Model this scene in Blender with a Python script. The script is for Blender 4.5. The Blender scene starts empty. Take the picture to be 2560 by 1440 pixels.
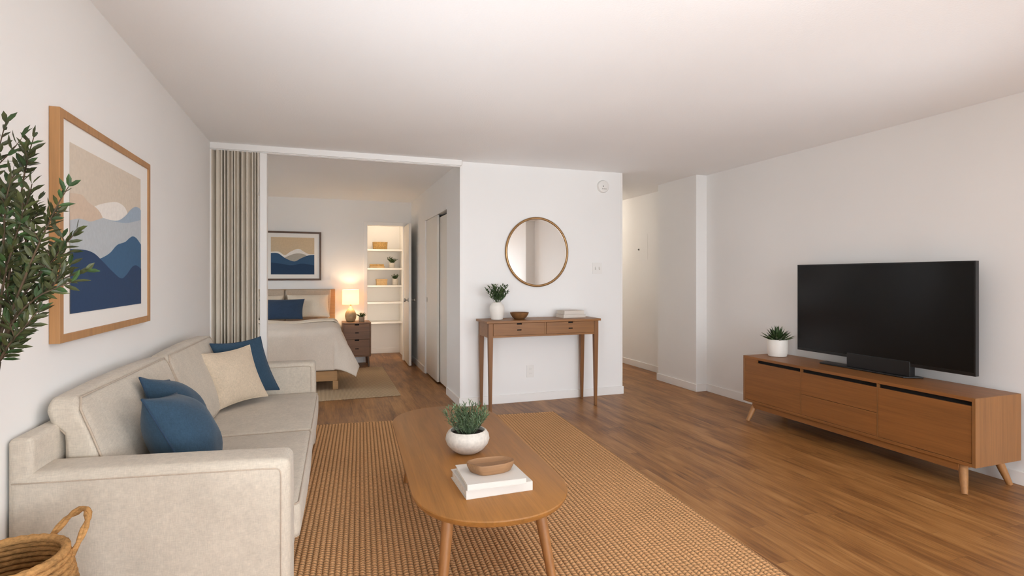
import bpy, math, random
from math import sin, cos, pi, radians, sqrt, hypot

SC = bpy.context.scene
COL = SC.collection
# ------------------------------------------------------------------ camera model
F, TH, V0, CH = 1344.56, radians(19.238), 691.0, 1.2969
CT, ST = cos(TH), sin(TH)

def ray_y(u, v, y):
    """point on the vertical plane Y = y that the photo shows at pixel (u, v)"""
    xc = (u - 1280) / F
    dx, dy, dz = xc * CT + ST, -xc * ST + CT, (V0 - v) / F
    t = y / dy
    return (dx * t, y, CH + dz * t)

def ray_x(u, v, x):
    xc = (u - 1280) / F
    dx, dy, dz = xc * CT + ST, -xc * ST + CT, (V0 - v) / F
    t = x / dx
    return (x, dy * t, CH + dz * t)

# ------------------------------------------------------------------ materials
def lin(c):
    out = []
    for k in c:
        k = k / 255.0
        out.append(k / 12.92 if k <= 0.04045 else ((k + 0.055) / 1.055) ** 2.4)
    return (*out, 1.0)

def new_mat(name):
    m = bpy.data.materials.new(name)
    m.use_nodes = True
    nt = m.node_tree
    b = nt.nodes.get('Principled BSDF')
    return m, nt, b

def N(nt, t, **kw):
    n = nt.nodes.new(t)
    for k, v in kw.items():
        if k in n.inputs.keys():
            n.inputs[k].default_value = v
        else:
            setattr(n, k, v)
    return n

def L(nt, a, b):
    nt.links.new(a, b)

def ramp(nt, fac, stops, interp='LINEAR'):
    r = nt.nodes.new('ShaderNodeValToRGB')
    r.color_ramp.interpolation = interp
    els = r.color_ramp.elements
    while len(els) < len(stops):
        els.new(0.5)
    for e, (p, c) in zip(els, stops):
        e.position = p
        e.color = c
    L(nt, fac, r.inputs['Fac'])
    return r.outputs['Color']

def coords(nt, scale=(1, 1, 1), kind='Object', rot=(0, 0, 0)):
    tc = nt.nodes.new('ShaderNodeTexCoord')
    mp = nt.nodes.new('ShaderNodeMapping')
    mp.inputs['Scale'].default_value = scale
    mp.inputs['Rotation'].default_value = rot
    L(nt, tc.outputs[kind], mp.inputs['Vector'])
    return mp.outputs['Vector']

def noise(nt, vec, scale, detail=3.0, rough=0.5, dist=0.0):
    n = nt.nodes.new('ShaderNodeTexNoise')
    n.inputs['Scale'].default_value = scale
    n.inputs['Detail'].default_value = detail
    n.inputs['Roughness'].default_value = rough
    n.inputs['Distortion'].default_value = dist
    L(nt, vec, n.inputs['Vector'])
    return n.outputs['Fac']

def math_n(nt, op, a, b=None, c=None):
    n = nt.nodes.new('ShaderNodeMath')
    n.operation = op
    for i, x in enumerate((a, b, c)):
        if x is None:
            continue
        if isinstance(x, (int, float)):
            n.inputs[i].default_value = x
        else:
            L(nt, x, n.inputs[i])
    return n.outputs[0]

def mixc(nt, fac, a, b, mode='MIX'):
    n = nt.nodes.new('ShaderNodeMix')
    n.data_type = 'RGBA'
    n.blend_type = mode
    for i, x in ((0, fac), (6, a), (7, b)):
        if isinstance(x, (int, float)):
            n.inputs[i].default_value = x
        elif isinstance(x, tuple):
            n.inputs[i].default_value = x
        else:
            L(nt, x, n.inputs[i])
    return n.outputs[2]

def bump(nt, bsdf, h, strength=0.3, dist=0.01):
    b = nt.nodes.new('ShaderNodeBump')
    b.inputs['Strength'].default_value = strength
    b.inputs['Distance'].default_value = dist
    L(nt, h, b.inputs['Height'])
    L(nt, b.outputs['Normal'], bsdf.inputs['Normal'])

def sc_(c, k):
    return tuple(min(255, x * k) for x in c)

def plain(name, c, rough=0.6, metal=0.0, spec=0.5, nscale=0.0, namp=0.04, bscale=0, bstr=0.1):
    m, nt, b = new_mat(name)
    b.inputs['Base Color'].default_value = lin(c)
    b.inputs['Roughness'].default_value = rough
    b.inputs['Metallic'].default_value = metal
    b.inputs['Specular IOR Level'].default_value = spec
    if nscale:
        f = noise(nt, coords(nt), nscale, 4)
        L(nt, ramp(nt, f, [(0.3, lin(sc_(c, 1 - namp))), (0.7, lin(sc_(c, 1 + namp)))]), b.inputs['Base Color'])
    if bscale:
        bump(nt, b, noise(nt, coords(nt), bscale, 3), bstr, 0.004)
    return m

def wood(name, c, axis='y', rough=0.42, contrast=0.2, scale=1.0):
    """grain runs along the given local axis"""
    m, nt, b = new_mat(name)
    a = {'x': (1.6, 26, 26), 'y': (26, 1.6, 26), 'z': (26, 26, 1.6)}[axis]
    a = tuple(k * scale for k in a)
    f1 = noise(nt, coords(nt, a), 1.0, 5, 0.6, 0.6)
    a2 = {'x': (4, 150, 150), 'y': (150, 4, 150), 'z': (150, 150, 4)}[axis]
    f2 = noise(nt, coords(nt, a2), 1.0, 3, 0.6)
    a3 = {'x': (0.8, 5, 5), 'y': (5, 0.8, 5), 'z': (5, 5, 0.8)}[axis]
    f3 = noise(nt, coords(nt, a3), 1.0, 2, 0.5)
    f = math_n(nt, 'ADD', math_n(nt, 'MULTIPLY', f1, 0.5), math_n(nt, 'MULTIPLY', f2, 0.28))
    f = math_n(nt, 'ADD', f, math_n(nt, 'MULTIPLY', f3, 0.22))
    dk = sc_(c, 1 - contrast)
    lt = sc_(c, 1 + contrast * 0.75)
    L(nt, ramp(nt, f, [(0.33, lin(dk)), (0.5, lin(c)), (0.68, lin(lt))]), b.inputs['Base Color'])
    b.inputs['Roughness'].default_value = rough
    b.inputs['Specular IOR Level'].default_value = 0.4
    bump(nt, b, f2, 0.06, 0.002)
    return m

def fabric(name, c, fine=420.0, amp=0.10, rough=0.95, bstr=0.25):
    m, nt, b = new_mat(name)
    v1 = noise(nt, coords(nt, (fine, fine * 0.13, fine * 0.13)), 1.0, 2, 0.6)
    v2 = noise(nt, coords(nt, (fine * 0.13, fine, fine * 0.13)), 1.0, 2, 0.6)
    v3 = noise(nt, coords(nt, (fine * 0.13, fine * 0.13, fine)), 1.0, 2, 0.6)
    f = math_n(nt, 'MULTIPLY', math_n(nt, 'ADD', math_n(nt, 'ADD', v1, v2), v3), 0.3333)
    big = noise(nt, coords(nt), 9.0, 3)
    g = math_n(nt, 'ADD', math_n(nt, 'MULTIPLY', f, 0.8), math_n(nt, 'MULTIPLY', big, 0.2))
    L(nt, ramp(nt, g, [(0.36, lin(sc_(c, 1 - amp))), (0.64, lin(sc_(c, 1 + amp)))]), b.inputs['Base Color'])
    b.inputs['Roughness'].default_value = rough
    b.inputs['Specular IOR Level'].default_value = 0.15
    b.inputs['Sheen Weight'].default_value = 0.15
    b.inputs['Sheen Roughness'].default_value = 0.5
    bump(nt, b, f, bstr, 0.003)
    return m

def wall_paint(name, c, bscale=0, bstr=0.05):
    m, nt, b = new_mat(name)
    f = noise(nt, coords(nt), 1.3, 1)
    L(nt, ramp(nt, f, [(0.3, lin(sc_(c, 0.992))), (0.7, lin(sc_(c, 1.004)))]), b.inputs['Base Color'])
    b.inputs['Roughness'].default_value = 0.75
    b.inputs['Specular IOR Level'].default_value = 0.25
    if bscale: bump(nt, b, noise(nt, coords(nt), bscale, 2), bstr, 0.004)
    return m

def floor_material():
    m, nt, b = new_mat('laminate_plank')
    tc = nt.nodes.new('ShaderNodeTexCoord')
    sp = nt.nodes.new('ShaderNodeSeparateXYZ')
    L(nt, tc.outputs['Object'], sp.inputs[0])
    W, LEN = 0.128, 1.22
    xs = math_n(nt, 'DIVIDE', sp.outputs[0], W)
    row = math_n(nt, 'FLOOR', xs)
    offs = math_n(nt, 'MULTIPLY', math_n(nt, 'FRACT', math_n(nt, 'MULTIPLY', math_n(nt, 'SINE', math_n(nt, 'MULTIPLY', row, 12.9898)), 43758.5)), 1.0)
    ys = math_n(nt, 'ADD', math_n(nt, 'DIVIDE', sp.outputs[1], LEN), offs)
    colm = math_n(nt, 'FLOOR', ys)
    cv = nt.nodes.new('ShaderNodeCombineXYZ')
    L(nt, row, cv.inputs[0]); L(nt, colm, cv.inputs[1])
    wn = nt.nodes.new('ShaderNodeTexWhiteNoise')
    wn.noise_dimensions = '2D'
    L(nt, cv.outputs[0], wn.inputs['Vector'])
    rnd = wn.outputs['Value']
    # grain coordinates shifted per plank
    gv = nt.nodes.new('ShaderNodeCombineXYZ')
    L(nt, math_n(nt, 'MULTIPLY', sp.outputs[0], 30.0), gv.inputs[0])
    L(nt, math_n(nt, 'ADD', math_n(nt, 'MULTIPLY', sp.outputs[1], 2.2), math_n(nt, 'MULTIPLY', rnd, 40.0)), gv.inputs[1])
    L(nt, math_n(nt, 'MULTIPLY', rnd, 17.0), gv.inputs[2])
    g1 = noise(nt, gv.outputs[0], 1.0, 5, 0.62, 0.8)
    gv2 = nt.nodes.new('ShaderNodeCombineXYZ')
    L(nt, math_n(nt, 'MULTIPLY', sp.outputs[0], 140.0), gv2.inputs[0])
    L(nt, math_n(nt, 'ADD', math_n(nt, 'MULTIPLY', sp.outputs[1], 5.0), math_n(nt, 'MULTIPLY', rnd, 40.0)), gv2.inputs[1])
    g2 = noise(nt, gv2.outputs[0], 1.0, 3, 0.6)
    gv3 = nt.nodes.new('ShaderNodeCombineXYZ')
    L(nt, math_n(nt, 'MULTIPLY', sp.outputs[0], 7.0), gv3.inputs[0])
    L(nt, math_n(nt, 'ADD', math_n(nt, 'MULTIPLY', sp.outputs[1], 1.6), math_n(nt, 'MULTIPLY', rnd, 9.0)), gv3.inputs[1])
    g3 = noise(nt, gv3.outputs[0], 1.0, 3, 0.55, 0.5)
    f = math_n(nt, 'ADD', math_n(nt, 'MULTIPLY', g1, 0.38), math_n(nt, 'MULTIPLY', g2, 0.2))
    f = math_n(nt, 'ADD', f, math_n(nt, 'MULTIPLY', g3, 0.42))
    f = math_n(nt, 'ADD', f, math_n(nt, 'MULTIPLY', math_n(nt, 'SUBTRACT', rnd, 0.5), 0.06))
    base = ramp(nt, f, [(0.30, lin((76, 47, 25))), (0.42, lin((122, 80, 43))), (0.53, lin((154, 106, 58))), (0.71, lin((186, 138, 86)))])
    # thin dark joints
    fx = math_n(nt, 'FRACT', xs)
    ex = math_n(nt, 'MINIMUM', fx, math_n(nt, 'SUBTRACT', 1.0, fx))
    jx = math_n(nt, 'LESS_THAN', ex, 0.007)
    fy = math_n(nt, 'FRACT', ys)
    ey = math_n(nt, 'MINIMUM', fy, math_n(nt, 'SUBTRACT', 1.0, fy))
    jy = math_n(nt, 'LESS_THAN', ey, 0.0009)
    j = math_n(nt, 'MAXIMUM', jx, jy)
    colr = mixc(nt, math_n(nt, 'MULTIPLY', j, 0.45), base, lin((70, 46, 30)))
    L(nt, colr, b.inputs['Base Color'])
    b.inputs['Roughness'].default_value = 0.40
    b.inputs['Specular IOR Level'].default_value = 0.3
    bump(nt, b, math_n(nt, 'SUBTRACT', g2, math_n(nt, 'MULTIPLY', j, 1.5)), 0.08, 0.002)
    return m

def rug_material(name, c, pitch, bead, dark, hz):
    """ribs along local Y with knotted beads; shade between ribs and beads is put into the colour; hz sets the bump depth"""
    m, nt, b = new_mat(name)
    tc = nt.nodes.new('ShaderNodeTexCoord')
    sp = nt.nodes.new('ShaderNodeSeparateXYZ')
    L(nt, tc.outputs['Object'], sp.inputs[0])
    xs = math_n(nt, 'DIVIDE', sp.outputs[0], pitch)
    idx = math_n(nt, 'FLOOR', xs)
    fx = math_n(nt, 'FRACT', xs)
    ridge = math_n(nt, 'SINE', math_n(nt, 'MULTIPLY', fx, pi))
    ph = math_n(nt, 'FRACT', math_n(nt, 'MULTIPLY', math_n(nt, 'SINE', math_n(nt, 'MULTIPLY', idx, 7.13)), 91.7))
    wob = noise(nt, coords(nt, (30, 9, 1)), 1.0, 2)
    yy = math_n(nt, 'ADD', math_n(nt, 'ADD', math_n(nt, 'DIVIDE', sp.outputs[1], bead), ph), math_n(nt, 'MULTIPLY', wob, 2.0))
    bd = math_n(nt, 'ABSOLUTE', math_n(nt, 'SINE', math_n(nt, 'MULTIPLY', yy, pi)))
    h = math_n(nt, 'MULTIPLY', math_n(nt, 'POWER', bd, 0.6), math_n(nt, 'ADD', math_n(nt, 'MULTIPLY', ridge, 0.7), 0.3))
    fib = noise(nt, coords(nt, (260, 120, 260)), 1.0, 3, 0.7)
    big = noise(nt, coords(nt), 1.6, 3)
    f = math_n(nt, 'ADD', math_n(nt, 'MULTIPLY', h, 0.45), math_n(nt, 'MULTIPLY', fib, 0.55))
    f = math_n(nt, 'ADD', f, math_n(nt, 'MULTIPLY', math_n(nt, 'SUBTRACT', big, 0.5), 0.12))
    L(nt, ramp(nt, f, [(0.24, lin(sc_(c, dark))), (0.50, lin(c)), (0.74, lin(sc_(c, 1.22)))]), b.inputs['Base Color'])
    b.inputs['Roughness'].default_value = 0.95
    b.inputs['Specular IOR Level'].default_value = 0.1
    hh = math_n(nt, 'ADD', h, math_n(nt, 'MULTIPLY', fib, 0.5))
    bump(nt, b, hh, 0.7, hz)
    return m

def rope_material(name, c):
    m, nt, b = new_mat(name)
    f = noise(nt, coords(nt, (60, 60, 140)), 1.0, 4, 0.7)
    f2 = noise(nt, coords(nt), 14, 2)
    g = math_n(nt, 'ADD', math_n(nt, 'MULTIPLY', f, 0.7), math_n(nt, 'MULTIPLY', f2, 0.3))
    L(nt, ramp(nt, g, [(0.3, lin(sc_(c, 0.68))), (0.5, lin(c)), (0.7, lin(sc_(c, 1.2)))]), b.inputs['Base Color'])
    b.inputs['Roughness'].default_value = 0.9
    b.inputs['Specular IOR Level'].default_value = 0.15
    bump(nt, b, f, 0.5, 0.004)
    return m

def leaf_mat(name, c):
    m, nt, b = new_mat(name)
    f = noise(nt, coords(nt), 40, 3)
    L(nt, ramp(nt, f, [(0.3, lin(sc_(c, 0.72))), (0.52, lin(c)), (0.75, lin(sc_(c, 1.3)))]), b.inputs['Base Color'])
    b.inputs['Roughness'].default_value = 0.5
    b.inputs['Specular IOR Level'].default_value = 0.35
    b.inputs['Subsurface Weight'].default_value = 0.0
    return m

M = {}
M['wall'] = wall_paint('white_wall_paint', (241, 239, 236))
M['ceil'] = wall_paint('textured_ceiling', (250, 249, 248), 95, 0.22)
M['trim'] = plain('white_trim_paint', (240, 237, 233), 0.45, nscale=3, namp=0.006)
M['door'] = plain('cream_door_paint', (232, 226, 216), 0.5, nscale=2, namp=0.01)
M['floor'] = floor_material()
M['sofa'] = fabric('beige_linen', (198, 187, 171), 380, 0.07)
M['seam'] = fabric('beige_linen_seam', (186, 170, 152), 380, 0.06)
M['blue'] = fabric('blue_linen', (52, 74, 92), 420, 0.12)
M['bluepipe'] = fabric('blue_linen_piping', (46, 66, 86), 420, 0.1)
M['beigep'] = fabric('sand_linen', (206, 188, 164), 420, 0.08)
M['navy'] = fabric('navy_linen', (50, 66, 88), 420, 0.1)
M['cream'] = fabric('cream_cotton', (222, 208, 188), 500, 0.04, bstr=0.1)
M['duvet'] = fabric('oat_cotton', (218, 205, 190), 500, 0.04, bstr=0.1)
M['uph'] = fabric('taupe_upholstery', (186, 168, 148), 420, 0.06)
M['oak_y'] = wood('oak_grain_along', (156, 106, 52), 'y', 0.42, 0.15)
M['oak_z'] = wood('oak_grain_upright', (156, 106, 60), 'z', 0.45, 0.14)
M['wal_y'] = wood('walnut_grain_along', (142, 92, 48), 'y', 0.42, 0.14)
M['wal_z'] = wood('walnut_grain_upright', (142, 96, 54), 'z', 0.45, 0.14)
M['wal_x'] = wood('walnut_grain_across', (140, 95, 52), 'x', 0.42, 0.15)
M['wal_dz'] = wood('walnut_leg', (128, 86, 48), 'z', 0.45, 0.15)
M['oak_leg'] = wood('pale_oak_leg', (162, 114, 68), 'z', 0.45, 0.14)
M['bedoak'] = wood('bed_oak', (172, 132, 86), 'x', 0.5, 0.12)
M['night'] = wood('nightstand_walnut', (122, 82, 50), 'x', 0.45, 0.16)
M['framew'] = wood('frame_oak', (176, 130, 84), 'z', 0.45, 0.12)
M['framey'] = wood('frame_oak_rail', (176, 130, 84), 'y', 0.45, 0.12)
M['frdark'] = plain('dark_bronze_wood', (92, 66, 46), 0.45, nscale=20, namp=0.08)
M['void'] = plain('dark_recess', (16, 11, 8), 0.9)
M['black'] = plain('black_plastic', (20, 20, 21), 0.35)
M['bezel'] = plain('black_bezel', (13, 13, 14), 0.3)
M['edge'] = plain('grey_metal_edge', (62, 62, 64), 0.35, metal=0.6)
M['screen'] = plain('black_screen_glass', (10, 10, 10), 0.22, spec=0.35)
M['silver'] = plain('brushed_steel', (170, 165, 158), 0.3, metal=1.0)
M['brass'] = plain('aged_brass', (160, 124, 82), 0.32, metal=0.75, nscale=15, namp=0.05)
M['plastic'] = plain('white_plastic', (236, 233, 228), 0.4)
M['groove'] = plain('pale_groove', (196, 191, 184), 0.6)
M['slot'] = plain('grey_slot', (120, 115, 108), 0.6)
M['mat'] = plain('white_mat_board', (238, 234, 228), 0.8, bscale=300, bstr=0.03)
M['ceramic'] = plain('speckled_ceramic', (206, 198, 187), 0.6, nscale=60, namp=0.05, bscale=60, bstr=0.12)
M['whitepot'] = plain('white_ceramic', (232, 226, 217), 0.45, nscale=12, namp=0.015)
M['greypot'] = plain('grey_stone_pot', (150, 130, 108), 0.7, nscale=30, namp=0.06)
M['soil'] = plain('dark_soil', (44, 33, 25), 0.95, nscale=60, namp=0.3, bscale=80, bstr=0.5)
M['herb'] = leaf_mat('herb_green', (78, 96, 62))
M['herb2'] = leaf_mat('sage_green', (104, 122, 92))
M['leaf'] = leaf_mat('deep_leaf_green', (52, 74, 38))
M['olive'] = leaf_mat('olive_leaf_green', (62, 66, 34))
M['bark'] = plain('grey_brown_bark', (74, 58, 40), 0.85, nscale=40, namp=0.2)
M['paper'] = plain('page_paper', (226, 217, 203), 0.85, nscale=90, namp=0.05)
M['bookw'] = plain('white_book_cloth', (212, 206, 198), 0.6)
M['bookg'] = plain('oat_book_cloth', (214, 204, 192), 0.65)
M['tray'] = wood('weathered_wood', (142, 106, 74), 'x', 0.6, 0.18)
M['bowl'] = wood('turned_wood', (128, 90, 54), 'z', 0.5, 0.2)
M['jute'] = rope_material('seagrass_rope', (178, 134, 84))
M['lampbase'] = plain('tan_stoneware', (168, 142, 104), 0.5, nscale=25, namp=0.06)
M['boxy'] = plain('woven_tan_box', (176, 140, 84), 0.8, nscale=70, namp=0.15, bscale=120, bstr=0.3)
M['boxt'] = plain('tan_card', (196, 164, 120), 0.8, nscale=30, namp=0.05)
M['pleat'] = plain('cream_vinyl', (224, 214, 199), 0.5, nscale=6, namp=0.02)
M['rug'] = rug_material('jute_weave', (198, 154, 110), 0.026, 0.021, 0.55, 0.004)
M['rug2'] = rug_material('flat_tan_weave', (176, 154, 126), 0.014, 0.014, 0.86, 0.001)

def lit_shade():
    m, nt, b = new_mat('glowing_linen_shade')
    nt.nodes.remove(b)
    out = nt.nodes['Material Output']
    d = N(nt, 'ShaderNodeBsdfDiffuse'); d.inputs['Color'].default_value = lin((245, 230, 205))
    t = N(nt, 'ShaderNodeBsdfTranslucent'); t.inputs['Color'].default_value = lin((250, 226, 190))
    e = N(nt, 'ShaderNodeEmission'); e.inputs['Color'].default_value = lin((255, 224, 180)); e.inputs['Strength'].default_value = 0.35
    m1 = nt.nodes.new('ShaderNodeMixShader'); m1.inputs[0].default_value = 0.5
    L(nt, d.outputs[0], m1.inputs[1]); L(nt, t.outputs[0], m1.inputs[2])
    ad = nt.nodes.new('ShaderNodeAddShader')
    L(nt, m1.outputs[0], ad.inputs[0]); L(nt, e.outputs[0], ad.inputs[1])
    L(nt, ad.outputs[0], out.inputs['Surface'])
    return m
M['shade'] = lit_shade()

def mirror_mat():
    m, nt, b = new_mat('mirror_glass')
    b.inputs['Base Color'].default_value = (0.86, 0.87, 0.86, 1)
    b.inputs['Metallic'].default_value = 1.0
    b.inputs['Roughness'].default_value = 0.02
    return m
M['mirror'] = mirror_mat()

# ------------------------------------------------------------------ mesh builder
class MB:
    def __init__(s):
        s.v = []; s.f = []; s.mi = []; s.cur = 0
    def add(s, vs, fs):
        o = len(s.v)
        s.v += [tuple(p) for p in vs]
        for f in fs:
            s.f.append(tuple(o + i for i in f)); s.mi.append(s.cur)
    def box(s, x0, x1, y0, y1, z0, z1):
        vs = [(x, y, z) for z in (z0, z1) for y in (y0, y1) for x in (x0, x1)]
        s.add(vs, [(0, 2, 3, 1), (4, 5, 7, 6), (0, 1, 5, 4), (2, 6, 7, 3), (0, 4, 6, 2), (1, 3, 7, 5)])
        return s
    def prism(s, pts, z0, z1, pts2=None):
        pts2 = pts2 or pts
        n = len(pts)
        vs = [(x, y, z0) for x, y in pts] + [(x, y, z1) for x, y in pts2]
        fs = [tuple(range(n - 1, -1, -1)), tuple(range(n, 2 * n))]
        fs += [(i, (i + 1) % n, n + (i + 1) % n, n + i) for i in range(n)]
        s.add(vs, fs)
        return s
    def loops(s, rings, cap0=True, cap1=True, closed=True):
        n = len(rings[0]); vs = [p for r in rings for p in r]; fs = []
        for k in range(len(rings) - 1):
            for i in range(n if closed else n - 1):
                j = (i + 1) % n
                fs.append((k * n + i, k * n + j, (k + 1) * n + j, (k + 1) * n + i))
        if cap0: fs.append(tuple(range(n - 1, -1, -1)))
        if cap1: fs.append(tuple((len(rings) - 1) * n + i for i in range(n)))
        s.add(vs, fs)
        return s
    def lathe(s, prof, cx=0, cy=0, seg=32, cap0=True, cap1=True, sx=1, sy=1):
        rings = [[(cx + r * cos(2 * pi * i / seg) * sx, cy + r * sin(2 * pi * i / seg) * sy, z) for i in range(seg)] for r, z in prof]
        return s.loops(rings, cap0, cap1)
    def tube(s, path, r, seg=8, closed=False):
        rs = r if isinstance(r, (list, tuple)) else [r] * len(path)
        rings = []; n = len(path)
        ref = None
        for i, p in enumerate(path):
            if closed:
                a, b = path[i - 1], path[(i + 1) % n]
            else:
                a, b = path[max(0, i - 1)], path[min(n - 1, i + 1)]
            t = [b[k] - a[k] for k in range(3)]
            l = sqrt(sum(k * k for k in t)) or 1; t = [k / l for k in t]
            if ref is None:
                ref = (0, 0, 1) if abs(t[2]) < 0.9 else (1, 0, 0)
            d = sum(ref[k] * t[k] for k in range(3))
            u = [ref[k] - d * t[k] for k in range(3)]
            l = sqrt(sum(k * k for k in u)) or 1; u = [k / l for k in u]
            ref = tuple(u)
            w = [t[1] * u[2] - t[2] * u[1], t[2] * u[0] - t[0] * u[2], t[0] * u[1] - t[1] * u[0]]
            rings.append([tuple(p[k] + rs[i] * (cos(2 * pi * q / seg) * u[k] + sin(2 * pi * q / seg) * w[k]) for k in range(3)) for q in range(seg)])
        if closed:
            rings.append(rings[0])
            return s.loops(rings, False, False)
        return s.loops(rings)
    def soft(s, x0, x1, y0, y1, z0, z1, r, puff=(0, 0, 0), n=8, m=3, fn=None):
        c = [(x0 + x1) / 2, (y0 + y1) / 2, (z0 + z1) / 2]
        h = [(x1 - x0) / 2, (y1 - y0) / 2, (z1 - z0) / 2]
        ax = []
        for k in range(3):
            a = [-(h[k] - r) - r * math.tan(pi / 4 * (1 - q / m)) for q in range(m)]
            inn = [-(h[k] - r) + 2 * (h[k] - r) * q / n for q in range(n + 1)]
            ax.append(a + inn + [-q for q in reversed(a)])
        idx = {}; vs = []; fs = []
        def vid(q):
            key = tuple(round(t, 6) for t in q)
            if key in idx: return idx[key]
            p = list(q)
            inner = [max(-(h[k] - r), min(h[k] - r, p[k])) for k in range(3)]
            d = [p[k] - inner[k] for k in range(3)]
            l = sqrt(sum(t * t for t in d))
            if l > 1e-9: p = [inner[k] + d[k] / l * r for k in range(3)]
            nrm = [p[k] / h[k] for k in range(3)]
            o = list(p)
            for k in range(3):
                a, b = [t for t in range(3) if t != k]
                o[k] += puff[k] * nrm[k] * max(0, 1 - nrm[a] ** 2) * max(0, 1 - nrm[b] ** 2)
            o = tuple(o[k] + c[k] for k in range(3))
            if fn: o = fn(*o)
            idx[key] = len(vs); vs.append(o)
            return idx[key]
        for k in range(3):
            a, b = [t for t in range(3) if t != k]
            for sg in (-1, 1):
                for i in range(len(ax[a]) - 1):
                    for j in range(len(ax[b]) - 1):
                        q = []
                        for (ii, jj) in ((i, j), (i + 1, j), (i + 1, j + 1), (i, j + 1)):
                            pt = [0, 0, 0]; pt[k] = sg * h[k]; pt[a] = ax[a][ii]; pt[b] = ax[b][jj]
                            q.append(vid(pt))
                        flip = (sg > 0) ^ (k == 1)
                        fs.append(tuple(q) if flip else tuple(reversed(q)))
        s.add(vs, fs)
        return s
    def build(s, name, mat, parent=None, smooth=False, bevel=0.0, bseg=2, subsurf=0, loc=None, autos=None):
        me = bpy.data.meshes.new(name)
        me.from_pydata(s.v, [], s.f)
        mats = mat if isinstance(mat, (list, tuple)) else [mat]
        for m in mats: me.materials.append(m)
        if len(mats) > 1:
            for p, i in zip(me.polygons, s.mi): p.material_index = i
        me.validate(); me.update()
        if smooth:
            me.polygons.foreach_set('use_smooth', [True] * len(me.polygons))
            if autos: me.set_sharp_from_angle(angle=radians(autos))
        o = bpy.data.objects.new(name, me)
        COL.objects.link(o)
        if parent: o.parent = parent
        if loc: o.location = loc
        if bevel:
            b = o.modifiers.new('bevel', 'BEVEL'); b.width = bevel; b.segments = bseg; b.limit_method = 'ANGLE'; b.angle_limit = radians(40)
            b.harden_normals = False
        if subsurf:
            d = o.modifiers.new('sub', 'SUBSURF'); d.levels = subsurf; d.render_levels = subsurf
        return o

def tag(o, label, cat, group=None):
    o['label'] = label; o['category'] = cat
    if group: o['group'] = group
    return o

def thing(name, label, cat, loc=(0, 0, 0), rz=0.0, group=None):
    o = bpy.data.objects.new(name, None)
    o.empty_display_size = 0.1
    COL.objects.link(o)
    o.location = loc; o.rotation_euler = (0, 0, rz)
    return tag(o, label, cat, group)

def struct(name, mb, mat, bevel=0.0, parent=None, label=None, **kw):
    o = mb.build(name, mat, parent, bevel=bevel, **kw)
    if parent is None: o['kind'] = 'structure'
    if label: o['label'] = label
    return o

def box(*a):
    return MB().box(*a)

# ------------------------------------------------------------------ room shell
H = 2.44
XL, XR, XS, XH = -0.9167, 4.092, 3.9496, 4.2377
YM, X1, X2 = 5.22, 1.276, 3.113
YB = 8.40
YW = -3.00          # window wall behind the camera

struct('floor', box(-2.6, 5.6, YW - 0.1, 9.9, -0.1, 0), M['floor'])
struct('ceiling', box(-2.6, 5.6, YW - 0.1, 9.9, H, H + 0.1), M['ceil'])
struct('wall_left', box(XL - 0.1, XL, YW - 0.1, 5.36, 0, H), M['wall'])
SY_0, SY_1, SZ_0, SZ_1 = -0.62, -0.27, 0.05, 2.32      # glazed opening in the right wall, behind the camera
w = MB()
w.box(XR, 4.4, SY_1, 5.03, 0, H); w.box(XR, 4.4, YW - 0.1, SY_0, 0, H); w.box(XR, 4.4, SY_0, SY_1, 0, SZ_0); w.box(XR, 4.4, SY_0, SY_1, SZ_1, H)
struct('wall_right', w, M['wall'])
w = MB()
for a, b_ in ((SY_0, SY_0 + 0.05), (SY_1 - 0.05, SY_1)): w.box(XR + 0.1, XR + 0.16, a, b_, SZ_0, SZ_1)
w.box(XR + 0.1, XR + 0.16, SY_0, SY_1, SZ_0, SZ_0 + 0.05); w.box(XR + 0.1, XR + 0.16, SY_0, SY_1, SZ_1 - 0.05, SZ_1)
struct('window_2', w, M['trim'])
w = box(XS, 4.4, 5.03, 5.762, 0, H)
struct('wall_stub', w, M['wall'])
struct('wall_hall', box(XH, 4.4, 5.762, 9.9, 0, H), M['wall'])
struct('wall_hall_end', box(X2, XH, 8.9, 9.0, 0, H), M['wall'])
struct('wall_hall_left', box(X2 - 0.1, X2, 5.32, 9.0, 0, H), M['wall'])
struct('wall_mirror', box(X1, X2, YM, YM + 0.1, 0, H), M['wall'])
# bedroom walls
DY0, DY1, DZ = 5.84, 7.17, 2.05
w = MB()
w.box(X1, X1 + 0.1, YM + 0.1, DY0, 0, H); w.box(X1, X1 + 0.1, DY1, YB, 0, H); w.box(X1, X1 + 0.1, DY0, DY1, DZ, H)
struct('wall_bedroom_right', w, M['wall'])
CX0, CX1, CZ = 0.615, 1.150, 2.072
w = MB()
w.box(-2.5, CX0, YB, YB + 0.1, 0, H); w.box(CX1, X1 + 0.1, YB, YB + 0.1, 0, H); w.box(CX0, CX1, YB, YB + 0.1, CZ, H)
struct('wall_bedroom_back', w, M['wall'])
w = MB()
w.box(CX0 - 0.16, CX0 - 0.06, YB + 0.1, 9.4, 0, H); w.box(CX1 + 0.06, CX1 + 0.16, YB + 0.1, 9.4, 0, H); w.box(CX0 - 0.16, CX1 + 0.16, 9.3, 9.4, 0, H)
struct('wall_closet', w, M['wall'])
struct('wall_closet_side', box(X1 + 0.1, X2 - 0.1, YB, YB + 0.1, 0, H), M['wall'])
BWX = -2.35
w = MB()
w.box(BWX - 0.1, BWX, 5.26, 5.8, 0, H); w.box(BWX - 0.1, BWX, 6.6, YB, 0, H); w.box(BWX - 0.1, BWX, 5.8, 6.6, 0, 0.8); w.box(BWX - 0.1, BWX, 5.8, 6.6, 2.1, H)
struct('wall_bedroom_left', w, M['wall'])
w = MB()
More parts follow.
